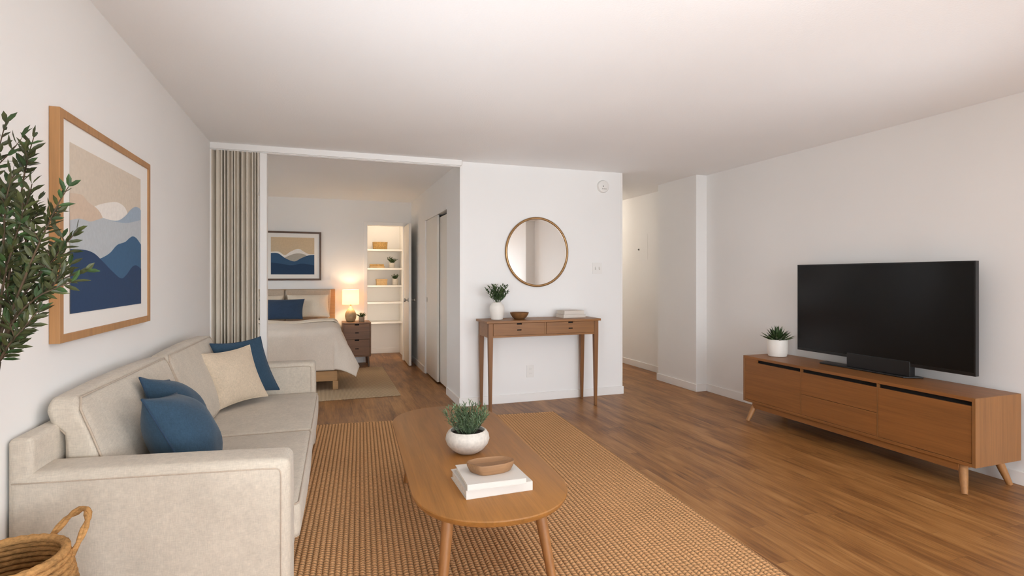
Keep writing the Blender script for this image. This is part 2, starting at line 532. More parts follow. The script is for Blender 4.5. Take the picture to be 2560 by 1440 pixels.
for a, b_ in ((5.8, 5.85), (6.55, 6.6)): w.box(BWX - 0.08, BWX - 0.02, a, b_, 0.8, 2.1)
w.box(BWX - 0.08, BWX - 0.02, 5.8, 6.6, 0.8, 0.85); w.box(BWX - 0.08, BWX - 0.02, 5.8, 6.6, 2.05, 2.1)
struct('fill_window_3', w, M['trim'])  # unseen window added and sized to brighten the bedroom
struct('wall_bedroom_front', box(BWX - 0.1, XL - 0.1, 5.26, 5.36, 0, H), M['wall'])
# window wall behind the camera, with one wide opening
WX0, WX1, WZ0, WZ1 = 0.20, 3.90, 0.10, 2.30
w = MB()
w.box(XL, XR, YW - 0.1, YW, 0, WZ0); w.box(XL, XR, YW - 0.1, YW, WZ1, H)
w.box(XL, WX0, YW - 0.1, YW, WZ0, WZ1); w.box(WX1, XR, YW - 0.1, YW, WZ0, WZ1)
struct('wall_back', w, M['wall'])
# wall return seen in the round mirror
struct('wall_return', box(3.90, XR, -0.12, 0.10, 0, H), M['wall'])
w = MB()
for a, b_ in ((WX0, WX0 + 0.05), (WX1 - 0.05, WX1), (1.77, 1.83)):
    w.box(a, b_, YW - 0.08, YW - 0.02, WZ0, WZ1)
w.box(WX0, WX1, YW - 0.08, YW - 0.02, WZ0, WZ0 + 0.05); w.box(WX0, WX1, YW - 0.08, YW - 0.02, WZ1 - 0.05, WZ1)
struct('window_1', w, M['trim'])
# baseboards
BH, BT = 0.085, 0.013
def baseboard(name, boxes):
    w = MB()
    for (x0, x1, y0, y1) in boxes: w.box(x0, x1, y0, y1, 0, BH)
    struct(name, w, M['trim'], bevel=0.003)
baseboard('baseboard_mirror', [(X1 - BT, X2 + BT, YM - BT, YM)])
baseboard('baseboard_right', [(XR - BT, XR, 0.10, 5.03)])
baseboard('baseboard_stub', [(XS - BT, XS, 5.03 - BT, 5.762 + BT), (XS, XR - BT, 5.03 - BT, 5.03), (XS, XH, 5.762, 5.762 + BT)])
baseboard('baseboard_hall', [(XH - BT, XH, 5.762 + BT, 8.9)])
baseboard('baseboard_left', [(XL, XL + BT, YW, 5.2)])
baseboard('baseboard_bedroom_right', [(X1 - BT, X1, YM, DY0 - 0.02), (X1 - BT, X1, DY1 + 0.03, YB)])
baseboard('baseboard_bedroom_back', [(BWX, CX0 - 0.06, YB - BT, YB)])
baseboard('baseboard_closet', [(CX0 - 0.06, CX1 + 0.06, 9.3 - BT, 9.3)])
# corner strips of the mirror wall
struct('trim_1', box(X1 - 0.003, X1 + 0.024, YM - 0.003, YM, BH, H), M['trim'])
struct('trim_2', box(X2 - 0.02, X2 + 0.003, YM - 0.003, YM, BH, H), M['trim'])
# ceiling track over the bedroom opening
w = box(XL, X1, 5.155, 5.235, H - 0.052, H)
w.box(XL, X1, 5.168, 5.182, H - 0.060, H - 0.052); w.box(XL, X1, 5.205, 5.222, H - 0.060, H - 0.052)
struct('trim_3', w, M['trim'], bevel=0.002)
# closet door casing
w = MB()
w.box(CX0 - 0.055, CX0, YB - 0.014, YB, 0, CZ + 0.055); w.box(CX1, CX1 + 0.05, YB - 0.014, YB, 0, CZ + 0.055); w.box(CX0, CX1, YB - 0.014, YB, CZ, CZ + 0.055)
struct('trim_4', w, M['trim'], bevel=0.003)

# ---- accordion door folded at the left
d1 = bpy.data.objects.new('door_1', None); COL.objects.link(d1)
d1.location = (XL, 5.21, 0); d1['kind'] = 'structure'; d1['label'] = 'cream pleated accordion door folded against the left wall'
rnd = random.Random(5)
npl = 12
x = 0.012; pts = []
for i in range(npl * 2 + 1):
    pts.append((x, (-0.050 + rnd.uniform(-0.006, 0.010)) if i % 2 == 0 else (0.004 + rnd.uniform(-0.022, 0.022))))
    x += 0.366 / (npl * 2) * rnd.uniform(0.45, 1.6)
k = 0.372 / pts[-1][0]
pts = [(a * k, b_) for a, b_ in pts]
w = MB(); t = 0.003
for i in range(len(pts) - 1):
    (a, b_), (c, d) = pts[i], pts[i + 1]
    w.prism([(a, b_ - t), (c, d - t), (c, d + t), (a, b_ + t)], 0.015, H - 0.060)
for i in range(0, len(pts), 2):
    a, b_ = pts[i]
    w.box(a - 0.0035, a + 0.0035, b_ - 0.007, b_ + 0.004, 0.015, H - 0.060)
struct('pleated_panel', w, M['pleat'], parent=d1)
struct('lead_post', box(0.384, 0.441, -0.05, 0.05, 0.012, H - 0.062), M['trim'], bevel=0.004, parent=d1)
struct('jamb_strip', box(0.0, 0.012, -0.052, 0.052, 0.0, H - 0.060), M['trim'], parent=d1)

# ---- sliding closet doors on the bedroom's right wall
def slide(name, y0, y1, x, z1, pull, label):
    r = bpy.data.objects.new(name, None); COL.objects.link(r); r['kind'] = 'structure'; r['label'] = label
    r.location = (x, y0, 0)
    struct('door_panel', box(0, 0.028, 0, y1 - y0, 0.018, z1), M['door'], bevel=0.002, parent=r)
    if pull is not None:
        q = MB().lathe([(0.016, 0), (0.022, 0.001), (0.022, 0.004), (0.017, 0.005)], seg=20)
        q.v = [(-z_, x_ * 0.7, y_ * 1.5) for x_, y_, z_ in q.v]
        o = struct('finger_pull', q, M['silver'], parent=r); o.location = (0.0, pull - y0, 0.99)
slide('door_3', 6.44, DY1 - 0.005, X1 + 0.012, DZ - 0.008, 7.10, 'far sliding closet panel on the right bedroom wall')
slide('door_4', DY0 + 0.004, 6.50, X1 + 0.048, DZ - 0.035, None, 'near sliding closet panel on the right bedroom wall')
w = box(X1 - 0.004, X1 + 0.012, DY0 - 0.0, DY1, DZ - 0.012, DZ + 0.012)
struct('trim_5', w, M['trim'])
w = box(X1 - 0.006, X1 + 0.012, DY1 - 0.012, DY1 + 0.03, 0, DZ)
struct('trim_6', w, M['trim'], bevel=0.002)

# ---- open linen closet door
d2 = bpy.data.objects.new('door_2', None); COL.objects.link(d2)
d2.location = (CX1 + 0.012, YB - 0.016, 0); d2.rotation_euler = (0, 0, radians(-1.5)); d2['kind'] = 'structure'; d2['label'] = 'open white closet door seen nearly edge on'
struct('door_leaf', box(0.0, 0.036, -0.60, 0, 0.012, 2.06), M['door'], bevel=0.002, parent=d2)
for sgn, xx in ((-1, 0.0), (1, 0.036)):
    q = MB().lathe([(0.026, 0), (0.026, 0.006), (0.011, 0.010), (0.010, 0.032), (0.022, 0.040), (0.027, 0.052), (0.022, 0.064), (0.008, 0.068)], seg=20)
    q.v = [(xx + sgn * z_, -0.54 + x_, 0.955 + y_) for x_, y_, z_ in q.v]
    struct('door_knob', q, M['silver'], parent=d2, smooth=True)
# ---- closet shelves
SHZ = [(1.712, 1.740), (1.406, 1.434), (1.126, 1.152), (0.852, 0.880), (0.528, 0.556)]
ORD = ['topmost', 'second', 'third', 'fourth', 'lowest']
WHAT = ['carrying a tan basket', 'carrying tan books and a small plant', 'carrying a tan box and a plant', 'left empty, below the box and plant', 'left empty, beside the bedside table top']
SH_Y0 = 8.95
for (a, b_), o_, wh in zip(SHZ, ORD, WHAT):
    o = box(CX0 - 0.06, CX1 + 0.06, SH_Y0, 9.3, a, b_).build('closet_shelf', M['trim'], bevel=0.002)
    tag(o, '%s white closet shelf, %s' % (o_, wh), 'shelf', 'closet shelves')

# ------------------------------------------------------------------ foliage helpers
def leaf(mb, p, d, up, ln, wd, fold=0.25, droop=0.15):
    """a folded pointed leaf from p along d"""
    l = sqrt(sum(k * k for k in d)); d = [k / l for k in d]
    s = [d[1] * up[2] - d[2] * up[1], d[2] * up[0] - d[0] * up[2], d[0] * up[1] - d[1] * up[0]]
    l = sqrt(sum(k * k for k in s))
    if l < 1e-4:
        s = [1, 0, 0]; l = 1
    s = [k / l for k in s]
    n = [s[1] * d[2] - s[2] * d[1], s[2] * d[0] - s[0] * d[2], s[0] * d[1] - s[1] * d[0]]
    def pt(a, b_, c):
        return tuple(p[k] + d[k] * a * ln + s[k] * b_ * wd + n[k] * (c * wd - droop * a * a * ln) for k in range(3))
    vs = [pt(0, 0, 0), pt(0.3, 0.42, fold), pt(0.65, 0.45, fold), pt(1, 0, 0), pt(0.65, -0.45, fold), pt(0.3, -0.42, fold), pt(0.32, 0, 0), pt(0.66, 0, 0)]
    mb.add(vs, [(0, 1, 6), (1, 2, 7, 6), (2, 3, 7), (0, 6, 5), (6, 7, 4, 5), (7, 3, 4)])

def sprigs(mb_leaf, mb_stem, c, n, ln, spread, leaf_l, leaf_w, per, seed, r0=0.02, stem_r=0.0012, lift=0.5, mats=1):
    rg = random.Random(seed)
    for i in range(n):
        az = 2 * pi * (i + rg.random()) / n * 1.618 * 3
        el = spread * sqrt(rg.random())
        l = rg.uniform(*ln)
        d = (sin(el) * cos(az), sin(el) * sin(az), cos(el))
        b0 = (c[0] + d[0] * r0 * rg.random() * 1.5, c[1] + d[1] * r0 * rg.random() * 1.5, c[2])
        path = []
        for k in range(6):
            q = k / 5
            path.append((b0[0] + d[0] * l * q, b0[1] + d[1] * l * q, b0[2] + d[2] * l * q + lift * 0.12 * l * sin(q * pi * 0.7)))
        mb_stem.tube(path, [stem_r * (1 - 0.6 * k / 5) for k in range(6)], 4)
        for k in range(per):
            q = 0.2 + 0.8 * (k + rg.random() * 0.5) / per
            j = min(4, int(q * 5)); fr = q * 5 - j
            p = tuple(path[j][t] * (1 - fr) + path[j + 1][t] * fr for t in range(3))
            a2 = k * 2.4 + rg.random()
            sd = (cos(a2) * 0.8, sin(a2) * 0.8, 0.25 + 0.4 * rg.random())
            fwd = 0.55 + 0.5 * rg.random() if q < 0.9 else 1.6
            dd = tuple(d[t] * fwd + sd[t] for t in range(3))
            mb_leaf.cur = rg.randrange(mats)
            leaf(mb_leaf, p, dd, (0, 0, 1) if rg.random() < 0.7 else (rg.uniform(-1, 1), rg.uniform(-1, 1), 1), leaf_l * rg.uniform(0.7, 1.2), leaf_w * rg.uniform(0.8, 1.2))

def pillow(name, corners, thick, mat, pipe, label, cat='pillow', group=None, seed=1, pinch=0.05, n=22, back=None, power=0.62):
    """corners TL, TR, BR, BL in world space; origin at the lower middle"""
    TL, TR, BR, BL = corners
    org = tuple((BR[k] + BL[k]) / 2 for k in range(3))
    org = (org[0], org[1], min(BR[2], BL[2]))
    rel = [tuple(c[k] - org[k] for k in range(3)) for c in (TL, TR, BR, BL)]
    TL, TR, BR, BL = rel
    ex = [TR[k] + BR[k] - TL[k] - BL[k] for k in range(3)]
    ey = [TL[k] + TR[k] - BL[k] - BR[k] for k in range(3)]
    nn = [ex[1] * ey[2] - ex[2] * ey[1], ex[2] * ey[0] - ex[0] * ey[2], ex[0] * ey[1] - ex[1] * ey[0]]
    l = sqrt(sum(k * k for k in nn)); nn = [k / l for k in nn]
    rg = random.Random(seed); ph = [rg.uniform(0, 6) for _ in range(4)]
    back = thick if back is None else back
    def base(u, v):
        uu = u * (1 - pinch * (1 - v * v)); vv = v * (1 - pinch * (1 - u * u))
        a = (1 + uu) / 2; b_ = (1 + vv) / 2
        return [(TL[k] * (1 - a) + TR[k] * a) * b_ + (BL[k] * (1 - a) + BR[k] * a) * (1 - b_) for k in range(3)]
    mb = MB(); idx = {}
    vs = []; fs = []
    for side, th in ((1, thick), (-1, back)):
        for i in range(n + 1):
            for j in range(n + 1):
                u = sin((2 * i / n - 1) * pi / 2); v = sin((2 * j / n - 1) * pi / 2)
                edge = i in (0, n) or j in (0, n)
                if edge and (1, i, j) in idx:
                    idx[(side, i, j)] = idx[(1, i, j)]; continue
                p = base(u, v)
                t = th * (max(0, 1 - abs(u) ** 2.4) * max(0, 1 - abs(v) ** 2.4)) ** power
                t *= 1 + 0.05 * sin(3.1 * u + ph[0]) * sin(2.7 * v + ph[1]) + 0.025 * sin(7 * u + ph[2]) * sin(6 * v + ph[3])
                idx[(side, i, j)] = len(vs)
                vs.append(tuple(p[k] + side * nn[k] * t for k in range(3)))
    for side in (1, -1):
        for i in range(n):
            for j in range(n):
                q = [idx[(side, i, j)], idx[(side, i + 1, j)], idx[(side, i + 1, j + 1)], idx[(side, i, j + 1)]]
                if len(set(q)) == 4: fs.append(tuple(q) if side > 0 else tuple(reversed(q)))
    mb.add(vs, fs)
    root = mb.build(name, mat, smooth=True, loc=org)
    tag(root, label, cat, group)
    path = []
    for i in range(n): path.append(base(sin((2 * i / n - 1) * pi / 2), -1))
    for i in range(n): path.append(base(1, sin((2 * i / n - 1) * pi / 2)))
    for i in range(n): path.append(base(sin((1 - 2 * i / n) * pi / 2), 1))
    for i in range(n): path.append(base(-1, sin((1 - 2 * i / n) * pi / 2)))
    if pipe:
        MB().tube(path, 0.0042, 6, closed=True).build('piping', pipe, root, smooth=True)
    return root

# ------------------------------------------------------------------ rugs
def ribbed_rug(name, label, corners, rz, org, pitch, h0, h1, mat, seg=6, thick=0.004):
    """corners FL FR NR NL (world XY); ribs follow local Y"""
    c, s = cos(-rz), sin(-rz)
    loc = [((p[0] - org[0]) * c - (p[1] - org[1]) * s, (p[0] - org[0]) * s + (p[1] - org[1]) * c) for p in corners]
    FL, FR, NR, NL = loc
    xa = min(FL[0], NL[0]); xb = max(FR[0], NR[0])
    mb = MB(); vs = []; fs = []
    i0 = math.ceil(xa / pitch * seg); i1 = math.floor(xb / pitch * seg)
    def yfar(x): return FL[1] + (FR[1] - FL[1]) * (x - FL[0]) / (FR[0] - FL[0])
    def ynear(x): return NL[1] + (NR[1] - NL[1]) * (x - NL[0]) / (NR[0] - NL[0])
    cols = []
    for i in range(i0, i1 + 1):
        x = i * pitch / seg
        z = h0 + (h1 - h0) * abs(sin(pi * i / seg)) ** 0.7
        cols.append((x, z))
    nc = len(cols)
    for (x, z) in cols:
        vs += [(x, yfar(x), 0.001), (x, yfar(x), z), (x, ynear(x), z), (x, ynear(x), 0.001)]
    for i in range(nc - 1):
        a = 4 * i; b_ = a + 4
        fs += [(a, a + 1, b_ + 1, b_), (a + 1, a + 2, b_ + 2, b_ + 1), (a + 2, a + 3, b_ + 3, b_ + 2), (a + 3, a, b_, b_ + 3)]
    fs += [(0, 3, 2, 1), tuple(4 * (nc - 1) + k for k in (0, 1, 2, 3))]
    mb.add(vs, fs)
    o = mb.build(name, mat, smooth=True, autos=60)
    o.location = (org[0], org[1], 0); o.rotation_euler = (0, 0, rz)
    tag(o, label, 'rug')
    # bound edge
    e = MB()
    for (p, q) in ((FL, FR), (FR, NR), (NR, NL), (NL, FL)):
        L_ = hypot(q[0] - p[0], q[1] - p[1]); k = 40
        e.tube([(p[0] + (q[0] - p[0]) * t / k, p[1] + (q[1] - p[1]) * t / k, h1 * 0.5 + 0.001) for t in range(k + 1)], h1 * 0.55, 6)
    e.build('rug_binding', mat, o, smooth=True)
    return o
RZ = radians(-3.52)
ribbed_rug('area_rug', 'large tan ribbed jute rug under the coffee table', [(-0.32, 4.972), (2.056, 4.69), (1.842, 1.2), (-0.55, 1.2)], RZ, (0.7, 3.0), 0.026, 0.0075, 0.0125, M['rug'])
ribbed_rug('area_rug', 'pale flat woven rug under the bed', [(-1.9, 7.86), (0.78, 7.86), (0.782, 5.925), (-1.9, 5.905)], 0.0, (0, 7), 0.014, 0.0065, 0.008, M['rug2'])

# ------------------------------------------------------------------ sofa
sofa = thing('sofa', 'long beige linen sofa against the left wall with four throw pillows on it', 'sofa', (-0.086, 3.22, 0), radians(-1.25))
box(-0.735, -0.035, -1.05, 1.05, 0.05, 0.30).build('base_frame', M['sofa'], sofa, bevel=0.01)
MB().soft(-0.800, -0.735, -1.190, 1.176, 0.05, 0.80, 0.018).build('back_frame', M['sofa'], sofa, smooth=True)
for (y0, y1, sl) in ((-1.195, -1.03, 0.042), (1.04, 1.19, 0.0)):
    fn = (lambda x, y, z, sl=sl: (x, y, z + (max(0, min(1, (z - 0.25) / 0.3)) * sl * (-x))))
    a = MB().soft(-0.7995, 0.0, y0, y1, 0.035, 0.66, 0.028, (0.004, 0.003, 0.004), fn=fn).build('arm', M['sofa'], sofa, smooth=True)
    for yy in (y0 - 0.0012, y1 + 0.0012):
        path = [(-0.785, yy, 0.632 + 0.785 * sl)] + [(-0.75 + 0.72 * t / 10, yy, 0.632 + (0.75 - 0.72 * t / 10) * sl) for t in range(1, 10)]
        path += [(-0.045, yy, 0.632), (-0.036, yy, 0.628), (-0.031, yy, 0.618)] + [(-0.030, yy, 0.6 - 0.54 * t / 8) for t in range(9)]
        MB().tube(path, 0.0022, 6).build('seam', M['seam'], a, smooth=True)
for (y0, y1) in ((-1.026, 0.003), (0.007, 1.036)):
    o = MB().soft(-0.64, 0.022, y0, y1, 0.298, 0.440, 0.030, (0.010, 0.004, 0.016)).build('seat_cushion', M['sofa'], sofa, smooth=True)
    for z in (0.432, 0.306):
        r = 0.03
        pth = []
        for (cx, cy, a0) in ((0.022 - r, y1 - r, 0), (-0.64 + r, y1 - r, 90), (-0.64 + r, y0 + r, 180), (0.022 - r, y0 + r, 270)):
            for t in range(5):
                an = radians(a0 + 22.5 * t); pth.append((cx + (r - 0.006) * cos(an), cy + (r - 0.006) * sin(an), z))
        pp = []
        for i in range(len(pth)):
            a, b_ = pth[i], pth[(i + 1) % len(pth)]
            k = 8 if hypot(a[0] - b_[0], a[1] - b_[1]) > 0.2 else 1
            for t in range(k): pp.append(tuple(a[q] + (b_[q] - a[q]) * t / k for q in range(3)))
        MB().tube(pp, 0.0035, 6, closed=True).build('piping', M['seam'], o, smooth=True)
def sstep(t):
    t = max(0, min(1, t)); return t * t * (3 - 2 * t)
def backmap(x, y, z):
    # unit x in [0,1] -> between the rear and the front of the leaning cushion
    xf = -0.530 - 0.36 * (z - 0.445)
    xb = -0.728 - 0.052 * sstep((z - 0.76) / 0.06)
    return (xb + (xf - xb) * (x / 0.2), y, z)
for (y0, y1) in ((-1.022, 0.002), (0.008, 1.032)):
    o = MB().soft(0.0, 0.2, y0, y1, 0.452, 0.882, 0.045, (0.035, 0.004, 0.018), n=10, m=4, fn=backmap).build('back_cushion', M['sofa'], sofa, smooth=True)
    for xu in (0.192, 0.03):
        loop = []
        c = 0.035
        def add(a, b_, k=8):
            for t in range(k): loop.append((a[0] + (b_[0] - a[0]) * t / k, a[1] + (b_[1] - a[1]) * t / k))
        y0_, y1_, z0_, z1_ = y0 + 0.006, y1 - 0.006, 0.462, 0.878
        add((y0_ + c, z1_), (y1_ - c, z1_), 12); add((y1_ - c, z1_), (y1_, z1_ - c), 2)
        add((y1_, z1_ - c), (y1_, z0_ + c)); add((y1_, z0_ + c), (y1_ - c, z0_), 2)
        add((y1_ - c, z0_), (y0_ + c, z0_), 12); add((y0_ + c, z0_), (y0_, z0_ + c), 2)
        add((y0_, z0_ + c), (y0_, z1_ - c)); add((y0_, z1_ - c), (y0_ + c, z1_), 2)
        path = [backmap(xu, y, z) for y, z in loop]
        MB().tube(path, 0.0038, 6, closed=True).build('piping', M['seam'], o, smooth=True)
for fx in (-0.72, -0.09):
    for fy in (-1.1, 1.1):
        MB().lathe([(0.022, 0.0146 if fx > -0.3 else 0.0), (0.026, 0.06)], fx, fy, 16).build('foot', M['wal_dz'], sofa)

pillow('throw_pillow', [(-0.736, 2.66, 0.870), (-0.700, 2.97, 0.800), (-0.560, 2.95, 0.475), (-0.600, 2.66, 0.475)], 0.135, M['blue'], M['bluepipe'],
       'blue throw pillow with raised corner, tucked behind the front blue pillow by the near arm', group='blue throw pillows', seed=3, back=0.05, power=0.7)
pillow('throw_pillow', [(-0.642, 2.345, 0.838), (-0.605, 2.68, 0.790), (-0.445, 2.66, 0.470), (-0.455, 2.335, 0.468)], 0.115, M['blue'], M['bluepipe'],
       'blue throw pillow nearest the camera, leaning at the sofa near arm', group='blue throw pillows', seed=4, back=0.115, power=0.6)
pillow('throw_pillow', [(-0.722, 4.06, 0.846), (-0.426, 4.17, 0.871), (-0.304, 4.19, 0.486), (-0.61, 4.03, 0.470)], 0.055, M['blue'], M['bluepipe'],
       'blue throw pillow at the sofa far arm, behind the beige pillow', group='blue throw pillows', seed=6, pinch=0.10)
pillow('throw_pillow', [(-0.739, 3.80, 0.812), (-0.4855, 4.08, 0.826), (-0.362, 3.99, 0.486), (-0.62, 3.735, 0.470)], 0.060, M['beigep'], M['beigep'],
       'square sand beige throw pillow in front of the far blue one', seed=8, pinch=0.10)

# ------------------------------------------------------------------ coffee table
TZ = 0.42
ct = thing('coffee_table', 'oval oak coffee table with splayed legs on the jute rug', 'coffee table', (0.682, 2.711, 0), -0.047)
HL, HW = 0.880, 0.325
def stadium(hl, hw, n=28):
    p = []
    e = 2.15
    for i in range(4 * n):
        a = 2 * pi * i / (4 * n)
        ca, sa = cos(a), sin(a)
        x = hw * (abs(ca) ** (2 / e)) * (1 if ca >= 0 else -1)
        yy = hw * 1.12 * (abs(sa) ** (2 / e)) * (1 if sa >= 0 else -1)
        yy += (hl - hw * 1.12) * (1 if sa > 1e-9 else (-1 if sa < -1e-9 else 0))
        p.append((x, yy))
    return p
w = MB()
rings = []
for (ins, z) in ((0.030, TZ - 0.034), (0.012, TZ - 0.028), (0.002, TZ - 0.014), (0.0, TZ - 0.006), (0.002, TZ - 0.002), (0.006, TZ)):
    rings.append([(x, y, z) for x, y in stadium(HL - ins, HW - ins)])
w.loops(rings)
w.build('tabletop', M['oak_y'], ct, smooth=True, autos=35)
for (tx, ty, fx, fy) in ((-0.185, -0.615, -0.232, -0.70), (0.185, -0.615, 0.232, -0.70), (-0.185, 0.58, -0.232, 0.655), (0.185, 0.58, 0.232, 0.655)):
    path = [(tx + (fx - tx) * t / 6, ty + (fy - ty) * t / 6, (TZ - 0.032) * (1 - t / 6) + 0.0188 * (t / 6)) for t in range(7)]
    MB().tube(path, [0.027 - 0.0105 * t / 6 for t in range(7)], 16).build('leg', M['oak_z'], ct, smooth=True, autos=40)

def lathe_pot(prof, name, mat, root, seg=40):
    return MB().lathe(prof, seg=seg, cap1=False).build(name, mat, root, smooth=True, autos=50)

pb = thing('potted_herb', 'bushy green herb in a round speckled white bowl on the coffee table', 'potted plant', (0.676, 2.612, TZ))
lathe_pot([(0.045, 0.0), (0.056, 0.003), (0.082, 0.020), (0.102, 0.045), (0.110, 0.068), (0.106, 0.090), (0.096, 0.106), (0.088, 0.112), (0.083, 0.110), (0.084, 0.100), (0.088, 0.090), (0.0, 0.088)], 'bowl', M['ceramic'], pb)
MB().lathe([(0.0, 0.092), (0.05, 0.097), (0.086, 0.092)], seg=24, cap0=False, cap1=False).build('soil', M['soil'], pb, smooth=True)
lf, st = MB(), MB()
sprigs(lf, st, (0, 0, 0.093), 78, (0.085, 0.150), 0.80, 0.026, 0.0055, 15, 11, r0=0.045, mats=2)
st.build('stems', M['herb2'], pb)
lf.build('leaves', [M['herb'], M['herb2']], pb)

def book(name, label, loc, rz, sx, sy, h, cover, group, spine='y-'):
    """flat book, spine along local -Y or -X; origin at lower middle"""
    r = thing(name, label, 'book', loc, rz, group)
    t = 0.0028
    x0, x1, y0, y1 = -sx / 2, sx / 2, -sy / 2, sy / 2
    c = MB()
    c.box(x0, x1, y0, y1, 0, t); c.box(x0, x1, y0, y1, h - t, h)
    if spine == 'y-': c.box(x0, x1, y0, y0 + t, t, h - t)
    else: c.box(x0, x0 + t, y0, y1, t, h - t)
    c.build('cover', cover, r, bevel=0.0008)
    i = 0.006
    if spine == 'y-': box(x0 + i, x1 - i, y0 + t, y1 - i, t, h - t).build('pages', M['paper'], r)
    else: box(x0 + t, x1 - i, y0 + i, y1 - i, t, h - t).build('pages', M['paper'], r)
    return r
book('book', 'thick white book at the bottom of the coffee table stack', (0.664, 2.178, TZ), 0.02, 0.282, 0.250, 0.037, M['bookw'], 'books on the coffee table')
book('book', 'thinner white book under the wooden dish on the coffee table', (0.653, 2.155, TZ + 0.0375), -0.03, 0.244, 0.235, 0.024, M['bookw'], 'books on the coffee table')
# wooden dish on the books
BZ = TZ + 0.0375 + 0.0245
dish_top = [(-0.100, 0.020), (-0.056, -0.052), (0.052, -0.046), (0.098, -0.022), (0.106, 0.008), (0.072, 0.056), (-0.040, 0.062), (-0.086, 0.046)]
def rnd_poly(p, k=4, rad=0.25):
    out = []
    n = len(p)
    for i in range(n):
        a, b_, c = p[i - 1], p[i], p[(i + 1) % n]
        s = (b_[0] + (a[0] - b_[0]) * rad, b_[1] + (a[1] - b_[1]) * rad); e = (b_[0] + (c[0] - b_[0]) * rad, b_[1] + (c[1] - b_[1]) * rad)
        for t in range(k + 1):
            q = t / k
            out.append(((1 - q) ** 2 * s[0] + 2 * q * (1 - q) * b_[0] + q * q * e[0], (1 - q) ** 2 * s[1] + 2 * q * (1 - q) * b_[1] + q * q * e[1]))
    return out
P8 = rnd_poly(dish_top)
w = MB(); rings = []
for (k, z) in ((0.78, 0.0), (0.85, 0.004), (0.97, 0.026), (1.0, 0.038), (0.985, 0.042), (0.95, 0.042), (0.90, 0.038), (0.68, 0.031), (0.3, 0.030)):
    rings.append([(x * k, y * k, z) for x, y in P8])
w.loops(rings)
dish = w.build('wooden_dish', M['tray'], smooth=True, autos=40, loc=(0.655, 2.150, BZ))
tag(dish, 'small carved wooden dish on the white books of the coffee table', 'dish')

# ------------------------------------------------------------------ basket and olive tree
BX, BY, BR = -0.751, 1.662, 0.60
bk = thing('woven_basket', 'tall woven rope basket with loop handles in front of the sofa arm', 'basket', (BX, BY, 0))
def bas_r(z):
    q = z / BR
    return 0.128 + 0.034 * sin(pi * min(1, (1 - q) * 1.25)) ** 0.8 if q > 0.2 else 0.128 + 0.034 * (0.75 + 0.25 * q / 0.2)
w = MB(); rows = 40
for i in range(rows):
    z = 0.008 + (BR - 0.014) * i / (rows - 1)
    r = bas_r(z) - 0.006
    seg = 60
    path = []
    for k in range(seg):
        an = 2 * pi * k / seg
        rr = r + 0.0022 * sin(an * 30 + (i % 2) * pi)
        path.append((rr * cos(an), rr * sin(an), z + 0.0012 * sin(an * 30 + i)))
    w.tube(path, 0.0088 if i < rows - 1 else 0.0115, 6, closed=True)
w.build('basket_body', M['jute'], bk, smooth=True)
MB().lathe([(0.0, 0.004), (0.13, 0.004), (0.13, 0.012), (0.0, 0.012)], seg=32).build('basket_base', M['jute'], bk)
for an in (radians(46), radians(202)):
    if an > 2: an = radians(222)
    path = []
    for t in range(17):
        q = t / 16
        a = an + (q - 0.5) * 0.95
        up = sin(q * pi) ** 0.75
        rr = bas_r(BR) + 0.004 + 0.050 * up
        path.append((rr * cos(a), rr * sin(a), BR - 0.035 + 0.088 * up))
    h1 = MB()
    for s2 in (0, 1):
        tw = []
        for t, p in enumerate(path):
            ph = t * 1.1 + s2 * pi
            tw.append((p[0] + 0.0042 * cos(ph), p[1] + 0.0042 * sin(ph) * 0.6, p[2] + 0.0042 * sin(ph)))
        h1.tube(tw, 0.0062, 6)
    h1.build('handle', M['jute'], bk, smooth=True)

tr = thing('olive_tree', 'leafy olive tree standing in the woven basket by the left wall', 'tree', (BX - 0.02, BY, 0.013))
T0 = (BX - 0.02, BY, 0.013)
def rel(p): return (p[0] - T0[0], p[1] - T0[1], p[2] - T0[2])
MB().lathe([(0.07, 0), (0.092, 0.20), (0.096, 0.20), (0.096, 0.215), (0.086, 0.215), (0.086, 0.19), (0.0, 0.19)], seg=28, cap1=False).build('nursery_pot', M['black'], tr, smooth=True, autos=40)
MB().lathe([(0.0, 0.197), (0.085, 0.195)], seg=24, cap0=False, cap1=False).build('soil', M['soil'], tr)
trunk_top = ray_y(-6, 905, BY)
tp = [(T0[0] - 0.004, BY, 0.19), (T0[0] - 0.008, BY + 0.004, 0.45), (T0[0] - 0.012, BY - 0.003, 0.75), (trunk_top[0] - 0.012, BY, 1.0), trunk_top]
MB().tube([rel(p) for p in tp], [0.011, 0.0105, 0.0095, 0.008, 0.007], 10).build('trunk', M['bark'], tr, smooth=True)
